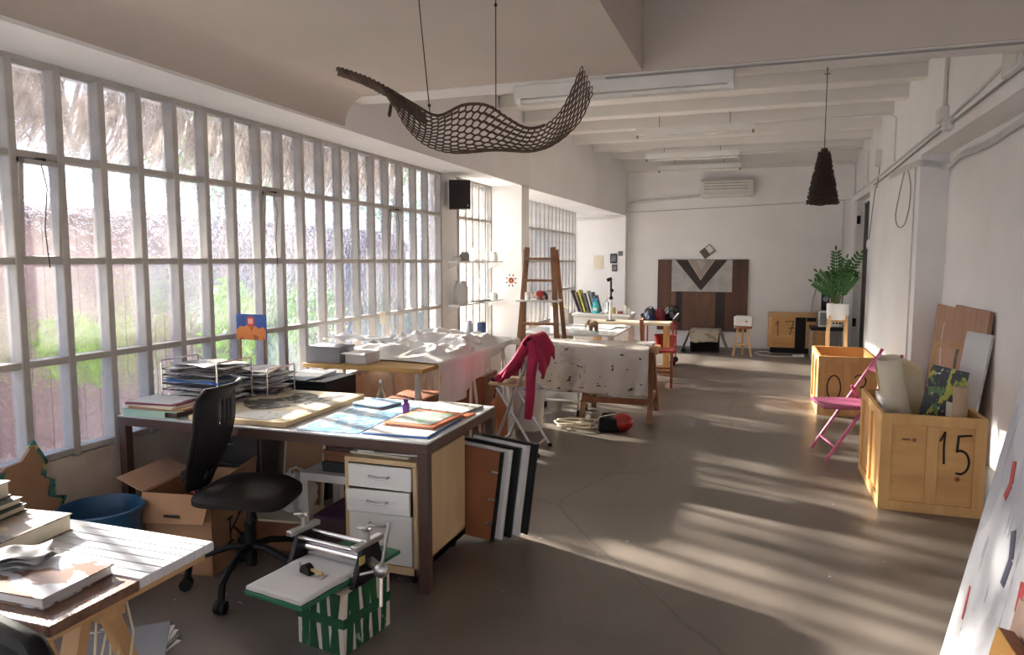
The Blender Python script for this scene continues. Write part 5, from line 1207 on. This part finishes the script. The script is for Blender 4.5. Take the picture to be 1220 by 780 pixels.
canv('white_canvas', 'thin white canvas edge at the chair side of the 15 crate', (.845, 5.36, .10), (.05, .57, .30), (0, 0, 0), M_white, M_offw)
canv('brown_canvas', 'dark red-brown canvas at the wall side of the 15 crate', (1.24, 5.84, .06), (.10, .74, .08), (0, R(2), 0), M_terr, M_brd)
# brown plank panel leaning on the right wall
bp = T('leaning_backdrop', 'brown plank panel with white brush marks leaning on the right wall', 'panel', (1.60, 7.30, 0), rot=(0, R(5.0), 0))
M_pp = wood('panel_brown', (.34, .19, .12), (.27, .14, .085), 'z', 2)
for k in range(5): MB().box(0, .03, -.86+k*.345, -.86+k*.345+.340, 0, 1.21-(.03 if k > 2 else 0)).build('plank', M_pp, bp, bevel=.002)
wm = MB()
def brush(mb, pts, wd, x=-.0015):
    for i in range(len(pts)-1):
        (y0, z0), (y1, z1) = pts[i], pts[i+1]; d = Vector((y1-y0, z1-z0)); n = Vector((-d.y, d.x)).normalized()*wd/2
        mb.add([(x, y0-n.x, z0-n.y), (x, y1-n.x, z1-n.y), (x, y1+n.x, z1+n.y), (x, y0+n.x, z0+n.y), (x+.001, y0-n.x, z0-n.y), (x+.001, y1-n.x, z1-n.y), (x+.001, y1+n.x, z1+n.y), (x+.001, y0+n.x, z0+n.y)], [(0,1,2,3),(7,6,5,4),(0,4,5,1),(1,5,6,2),(2,6,7,3),(3,7,4,0)])
brush(wm, [(.48, 1.02), (.50, .85), (.44, .70), (.36, .55), (.22, .42)], .03); brush(wm, [(-.42, .95), (-.38, .82), (-.30, .70)], .05); brush(wm, [(.30, .62), (.10, .50), (-.2, .52)], .05)
wm.build('white_brush_marks', mat('white_daub', (.62,.58,.55), .8, var=.1), bp)
dm = MB(); brush(dm, [(-.14, .86), (-.10, .76), (-.12, .62)], .09, -.003); dm.build('dark_daub', M_ink, bp)
# big splashed canvas in the near right corner
bc_ = T('splashed_canvas', 'large white canvas splashed with red and dark paint by the right wall', 'canvas', (.745, 3.20, 0), rot=(0, R(11.0), 0))
M_spl = spots('splash_white', (.58,.58,.61), [((.44,.44,.48), 2.4, .56, (1,1,.6), 3), ((.33,.33,.37), 9, .63, (1,2.5,.5), 31), ((.42,.05,.05), 5.5, .735, (1,1.6,.7), 8), ((.05,.05,.07), 7.5, .70, (1,2.2,.6), 14), ((.45,.25,.16), 8, .74, (1,1,1), 22)], rough=.6)
MB().box(0, .004, -1.75, 0, 0, 1.165).build('painted_face', M_spl, bc_); MB().box(.0042, .035, -1.75, 0, 0, 1.165).build('stretcher', M_offw, bc_)
rm_ = MB(); brush(rm_, [(-.16, .88), (-.19, .80), (-.17, .74)], .035, -.0022); rm_.build('red_daub', mat('red_paint', (.42,.05,.05), .5), bc_)
rm_ = MB(); brush(rm_, [(-.10, .35), (-.12, .22)], .018, -.0022); rm_.build('red_daub', mat('red_paint', (.4,.05,.05), .5), bc_)
rm_ = MB(); brush(rm_, [(-.52, .56), (-.54, .46)], .04, -.0022); rm_.build('red_daub', mat('red_paint', (.4,.05,.05), .5), bc_)
rm_ = MB(); brush(rm_, [(-.66, .60), (-.71, .45)], .04, -.0022); rm_.build('red_daub', mat('red_paint', (.4,.05,.05), .5), bc_)
rm_ = MB(); brush(rm_, [(-.33, .67), (-.38, .58), (-.37, .48)], .04, -.0022); rm_.build('dark_daub', mat('indigo_paint', (.05,.05,.09), .5), bc_)
for y in (-.35, -1.4): MB().bar((.03, y, 1.0), (.42, y, -.08), .03, .04).build('prop_leg', M_pine, bc_)
M_flame = spots('orange_painting', (.62,.32,.08), [((.60,.16,.05), 5, .52, (1,1,1), 2), ((.70,.50,.20), 7, .58, (1,1,1), 6)], rough=.5)
for k, (x, y, hgt, lb) in enumerate([(.615, 2.43, .51, 'orange and yellow painted canvas leaning on the splashed canvas'), (.675, 2.50, .58, 'taller white-edged orange canvas behind the orange and yellow one')]):
    t = T('small_canvas', lb, 'canvas', (x, y, 0), rot=(0, R(11), R(0)))
    MB().box(0, .004, -.45, 0, 0, hgt).build('painted_face', M_flame if k == 0 else mat('pale_orange_paint', (.6,.42,.33), .6, var=.3), t); MB().box(.0042, .045, -.45, 0, 0, hgt).build('stretcher', M_brnbox if k == 0 else M_offw, t)

# ================================================================== lights, pendant and hanging sculpture
def fluor(label, x0, x1, y, z0, rods, double=False):
    t = T('fluorescent_light', label, 'ceiling light', ((x0+x1)/2, y, z0)); a = (x1-x0)/2
    if not rods:
        MB().prism([(-.055, .115), (.055, .115), (.06, .03), (.03, .045), (-.03, .045), (-.06, .03)], 'x', -a, a).build('housing', M_offw, t)
        MB().cyl((-a+.03, 0, .022), (a-.03, 0, .022), .014, n=12).build('tube', mat('tube_glass', (.80,.79,.74), .3), t)
        for s in (-1, 1): MB().box(s*(a-.02)-.02, s*(a-.02)+.02, -.03, .03, .0, .05).build('end_cap', M_white, t)
    else:
        MB().box(-a, a, -.06, .06, .04, .12).build('housing', M_white, t, bevel=.004); MB().cyl((-a+.03, 0, .018), (a-.03, 0, .018), .014, n=12).build('tube', mat('tube_glass', (.80,.79,.74), .3), t)
        for s in (-1, 1): MB().box(s*(a-.015)-.015, s*(a-.015)+.015, -.02, .02, .0, .045).build('end_cap', M_wire, t); MB().cyl((s*a*.6, 0, .12), (s*a*.6, 0, 3.54-z0), .006, n=6).build('hanger', M_wire, t)
    return t
fluor('fluorescent light fixed under the dropped cross beam', -1.66, -.19, 4.90, 2.698, False)
fluor('fluorescent light hung between joists nearest the cross beam', -1.58, -.11, 9.58, 3.2, True)
fluor('fluorescent light hung before the last one by the far wall', -1.79, -.34, 11.82, 3.2, True)
fluor('fluorescent light hung closest to the air conditioner', -1.78, -.36, 13.28, 3.19, True)
pipe('conduit', 'thin conduit from the second fluorescent light to the right wall', 'conduit', [(-.11, 9.58, 3.30), (.6, 9.58, 3.32), (1.40, 9.58, 3.33), (1.47, 9.58, 3.28), (1.475, 9.62, 2.78)], .011)
pipe('conduit', 'conduit from the third fluorescent light bending down the right wall', 'conduit', [(-.34, 11.82, 3.27), (.7, 11.82, 3.29), (1.38, 11.82, 3.29), (1.46, 11.82, 3.22), (1.475, 11.82, 2.75)], .013)
pipe('conduit', 'conduit from the far fluorescent light to the far corner', 'conduit', [(-.36, 13.28, 3.25), (.8, 13.28, 3.27), (1.38, 13.28, 3.26), (1.46, 13.28, 3.18), (1.475, 13.28, 2.72)], .013)
pl_ = T('pendant_lamp', 'dark woven cone pendant lamp hanging near the right wall', 'pendant lamp', (.565, 7.70, 2.15))
MB().lathe([(.125, .02), (.03, .50), (.026, .50), (.12, .02)], 28).build('inner_cone', M_wicker, pl_)
q = random.Random(5)
for w_ in range(3):
    pts = []
    for k in range(620):
        f = k/619; a_ = k*.31*(1 if w_ != 1 else -1)+w_*2; r = .138*(1-f)+.038*f; r += q.uniform(-.010, .018)
        pts.append((r*math.cos(a_), r*math.sin(a_), .01 + f*.50 + q.uniform(-.012, .012)))
    MB().tube(pts, .0055, 4).build('woven_strand', M_wicker, pl_)
MB().cyl((0, 0, .49), (0, 0, .545), .035, .03, 12).build('cap', M_wicker, pl_); MB().cyl((0, 0, .545), (0, 0, 1.25), .004, n=6).build('cord', M_blackm, pl_); MB().cyl((0, 0, 1.25), (0, 0, 1.255), .03, n=10).build('ceiling_rose', M_wire, pl_)
MB().cyl((0,0,1.255), (0,0,1.39), .008, n=6).build('hook_rod', M_wire, pl_)
hs = T('ring_sculpture', 'leaf-shaped hanging sculpture woven from dark rattan rings', 'sculpture', (0, 0, 0))
Lc = [(-1.60, 2.87, 2.36), (-1.54, 2.85, 2.29), (-1.47, 2.85, 2.18), (-1.38, 2.85, 2.10), (-1.25, 2.85, 2.06), (-1.06, 2.85, 2.06), (-.89, 2.85, 2.05), (-.79, 2.85, 2.08), (-.70, 2.86, 2.16), (-.655, 2.88, 2.27)]
Bc = [(-1.70, 3.12, 2.42), (-1.58, 3.15, 2.345), (-1.46, 3.15, 2.285), (-1.33, 3.15, 2.325), (-1.21, 3.15, 2.315), (-1.11, 3.15, 2.25), (-1.01, 3.15, 2.20), (-.91, 3.15, 2.22), (-.83, 3.12, 2.29), (-.735, 3.02, 2.41)]
def surf(u, v):
    p = cr_(Lc, u)*(1-v) + cr_(Bc, u)*v; p.z -= .05*math.sin(math.pi*v)*math.sin(math.pi*min(1, u*1.1)); return p
ring0 = None; n_r = 0
NU, NV = 32, 10
for i in range(NU):
    for j in range(NV):
        u = (i + (.5 if j % 2 else 0) + .3)/NU; v = (j+.5)/NV
        if u > .995: continue
        p = surf(u, v); e = .004
        du = (surf(min(1, u+e), v)-surf(max(0, u-e), v)); dv = (surf(u, min(1, v+e))-surf(u, max(0, v-e)))
        ux = du.normalized(); n_ = ux.cross(dv).normalized(); vy = n_.cross(ux).normalized()
        su = (surf(min(1, u+.5/NU), v)-surf(max(0, u-.5/NU), v)).length*.54; sv = (surf(u, min(1, v+.5/NV))-surf(u, max(0, v-.5/NV))).length*.60
        Mx = Matrix((ux, vy, n_)).transposed().to_4x4()
        if ring0 is None: ring0 = MB().tube([(math.cos(R(a)), math.sin(R(a)), 0) for a in range(0, 360, 30)], .17, 5, closed=True).build('ring', M_ring, hs); o = ring0
        else: o = inst(ring0, 'ring', hs)
        s = (su+sv)/2; o.matrix_local = Matrix.Translation(p) @ Mx @ Matrix.Diagonal((max(su, .016), max(sv, .016), s, 1)); n_r += 1
MB().tube([cr_(Bc, k/40) for k in range(31)], .007, 6).build('rim', M_ring, hs)
MB().tube([cr_(Lc, k/40) for k in range(0, 6)], .007, 6).build('rim', M_ring, hs)
for e in (0, 1, 2):
    MB().tube([Vector((-1.90 + .42*t, 3.0+.06*t, 2.49 - .24*t + .03*math.sin(t*3.1))) + Vector((0, .012*math.cos(t*40+e*2.1), .013*math.sin(t*40+e*2.1)))*(1+.4*t) for t in [k/60 for k in range(61)]], .011, 6).build('tail_strand', M_ring, hs)
MB().tube([(-1.63, 3.03, 2.36), (-1.60, 2.95, 2.30), (-1.565, 2.87, 2.24)], .008, 6).build('cross_tie', M_ring, hs)
for k, (p, tpz) in enumerate([((-1.43, 3.0, 2.27), (-1.485, 3.0, 2.825)), ((-1.13, 3.05, 2.27), (-1.13, 3.05, 2.825))]): MB().tube([p, tpz], .0025, 5).build('hanging_wire', M_blackm, hs); 
for p in ((-1.432, 3.0, 2.30), (-1.13, 3.05, 2.72)): MB().ball(p, .008, 8, 6).build('wire_knot', M_blackm, hs)

# ================================================================== services on the right wall
pipe('conduit', 'long upper conduit running along the right wall', 'conduit', [(1.483, -1.5, 3.05), (1.483, 5.3, 2.90), (1.483, 7.15, 2.80), (1.483, 10.7, 2.74), (1.483, 13.6, 2.72)], .013, M_pvc)
pipe('conduit', 'long lower conduit running just above the lintel edge', 'conduit', [(1.484, -1.5, 2.80), (1.484, 5.5, 2.775), (1.484, 7.7, 2.74), (1.484, 9.9, 2.68), (1.484, 11.2, 2.66)], .010, M_wire)
pipe('conduit', 'vertical conduit dropping from the cross beam to the first junction box', 'conduit', [(1.483, 7.25, 3.52), (1.483, 7.25, 2.94)], .017)
pipe('conduit', 'dark cable along the bottom edge of the cross beam', 'cable', [(-1.0, 4.80, 2.806), (.3, 4.80, 2.806), (1.45, 4.80, 2.806)], .006, M_wire)
for k, (y, z, sy, sz, lb) in enumerate([(7.25, 2.87, .20, .12, 'white junction box below the vertical conduit'), (7.02, 2.745, .14, .10, 'smaller junction box on the lower conduit'), (10.85, 2.98, .12, .22, 'tall junction box near the door'), (5.35, 2.92, .34, .30, 'large electrical box high on the right wall')]):
    t = T('junction_box', lb, 'junction box', (1.4995, y, z)); MB().box(-.06, 0, -sy/2, sy/2, -sz/2, sz/2).build('box_body', M_pvc, t, bevel=.006); MB().box(-.066, -.0605, -sy*.42, sy*.42, -sz*.42, sz*.42).build('cover', M_offw, t, bevel=.002)
for k in range(4):
    o_ = k*.018
    pipe('cable', ['topmost', 'second', 'third', 'lowest'][k] + ' white cable of the bundle crossing the pillar top', 'cable', [(1.478, 9.9, 2.66-o_), (1.478, 9.2, 2.645-o_), (1.478, 8.6, 2.625-o_), (1.48, 8.19-o_*.3, 2.60-o_), (1.62, 8.17-o_*.3, 2.58-o_), (1.722-o_*.3, 8.10, 2.55-o_), (1.722-o_*.3, 7.6, 2.60-o_), (1.722-o_*.3, 6.9, 2.575-o_), (1.722-o_*.3, 5.4, 2.62-o_), (1.722-o_*.3, 2.0, 2.62-o_)], .008, M_pvc)
pipe('cable', 'loop of grey cable hanging on the white pillar', 'cable', [(1.485, 8.95, 2.63), (1.485, 9.25, 2.35), (1.485, 9.42, 2.12), (1.485, 9.20, 1.99), (1.485, 8.85, 2.0), (1.485, 8.62, 2.18), (1.485, 8.62, 2.42), (1.485, 8.85, 2.62)], .006, M_wire)
pipe('cable', 'thin cable dropping from the tall junction box to the switch', 'cable', [(1.49, 10.85, 2.86), (1.49, 11.0, 2.62), (1.49, 11.15, 2.6), (1.49, 11.4, 2.2), (1.49, 11.55, 1.92)], .006, M_wire)
t = T('light_switch', 'white light switch beside the dark door', 'switch', (1.4995, 11.58, 1.84)); MB().box(-.03, 0, -.045, .045, -.06, .06).build('plate', M_white, t, bevel=.004); MB().box(-.036, -.0305, -.02, .02, -.03, .03).build('rocker', M_offw, t)
pipe('conduit', 'thin vertical conduit down the edge of the white pillar', 'conduit', [(1.49, 8.42, 2.60), (1.49, 8.42, .02)], .008, M_pvc)
pipe('conduit', 'thin vertical conduit in the far corner beside the door', 'conduit', [(1.36, 13.785, 2.66), (1.36, 13.785, 1.2)], .010, M_pvc)

# ================================================================== speaker, shelves and small wall things
sp_ = T('loudspeaker', 'black loudspeaker bracketed high on the window pier', 'loudspeaker', (-3.25, 7.58, 2.19), R(24))
MB().box(-.12, .12, -.09, .09, 0, .32).build('cabinet', M_black, sp_, bevel=.006); MB().box(-.112, .112, -.096, -.0905, .01, .31).build('grille', mat('speaker_cloth', (.022,.018,.018), .9), sp_); MB().cyl((.09, -.0962, .035), (.09, -.098, .035), .008, n=8).build('badge', M_alu, sp_); MB().bar((-.02, .09, .16), (-.02, .13, .16), .04, .05).build('bracket', M_blackm, sp_)
pipe('speaker_wire', 'thin wire trailing from the loudspeaker over the narrow window', 'wire', [(-3.24, 7.66, 2.25), (-3.32, 8.2, 2.33), (-3.36, 8.75, 2.50)], .0025, M_wire)
SH = []
for z, lb in ((1.60, 'upper white shelf across the narrow window'), (1.10, 'lower white shelf across the narrow window')):
    t = T('wall_shelf', lb, 'shelf', (-3.41, 8.22, z)); MB().box(.06, .19, -.75, .74, -.018, 0).build('shelf_board', M_white, t, bevel=.002)
    for y in (-.62, .70): MB().prism([(0, -.018), (.17, -.018), (0, -.10)], 'y', y-.006, y+.006).build('bracket', M_pvc, t)
def jar(label, x, y, z, r, h, m_, lid=None, cat='jar', name='glass_jar'):
    t = T(name, label, cat, (x, y, z)); MB().lathe([(0,0), (r,0), (r*1.02,h*.05), (r,h*.74), (r*.75,h*.86), (r*.72,h*.90)], 18).build('jar_body', m_, t); MB().lathe([(r*.76,h*.902), (r*.76,h), (0,h)], 18).build('lid', lid or M_alu, t); return t
xs = -3.285
M_milky = mat('milky_glass', (.55,.55,.52), .25, var=.1)
jar('large glass jar of grey powder on the lower shelf', xs, 7.68, 1.101, .085, .27, M_milky)
jar('small glass jar at the pier end of the lower shelf', xs, 8.78, 1.101, .05, .09, M_milky)
jar('grey tin at the near end of the upper shelf', xs, 7.58, 1.601, .045, .05, M_offw, name='tin', cat='tin')
jar('olive grey jar beside the round plate', xs, 7.80, 1.601, .055, .11, mat('olive_glass', (.30,.30,.26), .4, var=.2))
jar('white tub at the pier end of the upper shelf', xs, 8.78, 1.601, .05, .12, M_offw, name='plastic_tub', cat='tub')
t = T('round_plate', 'round white plate standing on the upper shelf', 'plate', (-3.30, 8.08, 1.602)); MB().lathe([(0,0), (.075,0), (.08,.008), (.075,.012), (.05,.006), (0,.006)], 28, c=(0,0,.08), M=Matrix.Rotation(R(90), 4, 'X') @ Matrix.Rotation(R(0), 4, 'Y')).build('plate_disc', M_white, t); MB().box(-.03, .03, -.02, .03, 0, .005).build('plate_foot', M_white, t)
o = MB().box(-.05, .05, -.22, .22, 0, .012).build('black_ruler', M_black, None, loc=(xs, 8.32, 1.101)); tag(o, 'flat black ruler on the lower shelf', 'ruler')
hk = T('key_hooks', 'bunch of wire hooks hanging below the upper shelf', 'hooks', (-3.24, 8.12, 1.582))
for k in range(4): MB().tube([(0, k*.03-.045, 0), (.01, k*.03-.04, -.08), (-.01, k*.03-.06, -.15), (.012, k*.03-.03, -.17), (.0, k*.03-.02, -.12)], .003, 5).build('hook', M_wire, hk)
fl_ = T('flower_sticker', 'small red flower sticker with green leaves on the pier', 'sticker', (-3.115, 8.979, 1.345))
for k in range(7):
    a_ = R(k*360/7); MB().cyl((.022*math.cos(a_), 0, .022*math.sin(a_)), (.022*math.cos(a_), -.002, .022*math.sin(a_)), .018, n=10).build('petal', mat('petal_red', (.62,.10,.06), .6, var=.3), fl_)
MB().cyl((0,-.0022,0), (0,-.004,0), .014, n=10).build('flower_centre', mat('petal_yellow', (.7,.45,.08), .6), fl_)
for a_ in range(20, 380, 45): MB().obox((.066*math.cos(R(a_)), -.001, .075*math.sin(R(a_))), (.030, .002, .012), (0, R(-a_), 0)).build('sticker_leaf', M_ink, fl_)
bt_ = T('paint_tin', 'blue and silver paint tin at the far end of the window table', 'tin', (-2.72, 6.90, .83)); MB().lathe([(0,0), (.045,0), (.045,.13), (.04,.135), (0,.135)], 18).build('tin_body', mat('tin_blue', (.05,.09,.22), .4, var=.2), bt_); MB().lathe([(.03,.1352), (.03,.15), (0,.15)], 14).build('lid', M_alu, bt_)
jar('slim silver flask beside the blue paint tin', -2.86, 6.90, .83, .035, .15, M_alu, name='flask', cat='flask')
o = MB().box(-.002, .0, -.055, .055, -.055, .055).build('note_card', M_cream, None, loc=(-3.388, 6.02, 1.062)); tag(o, 'small tan card stuck on the window bar', 'card')
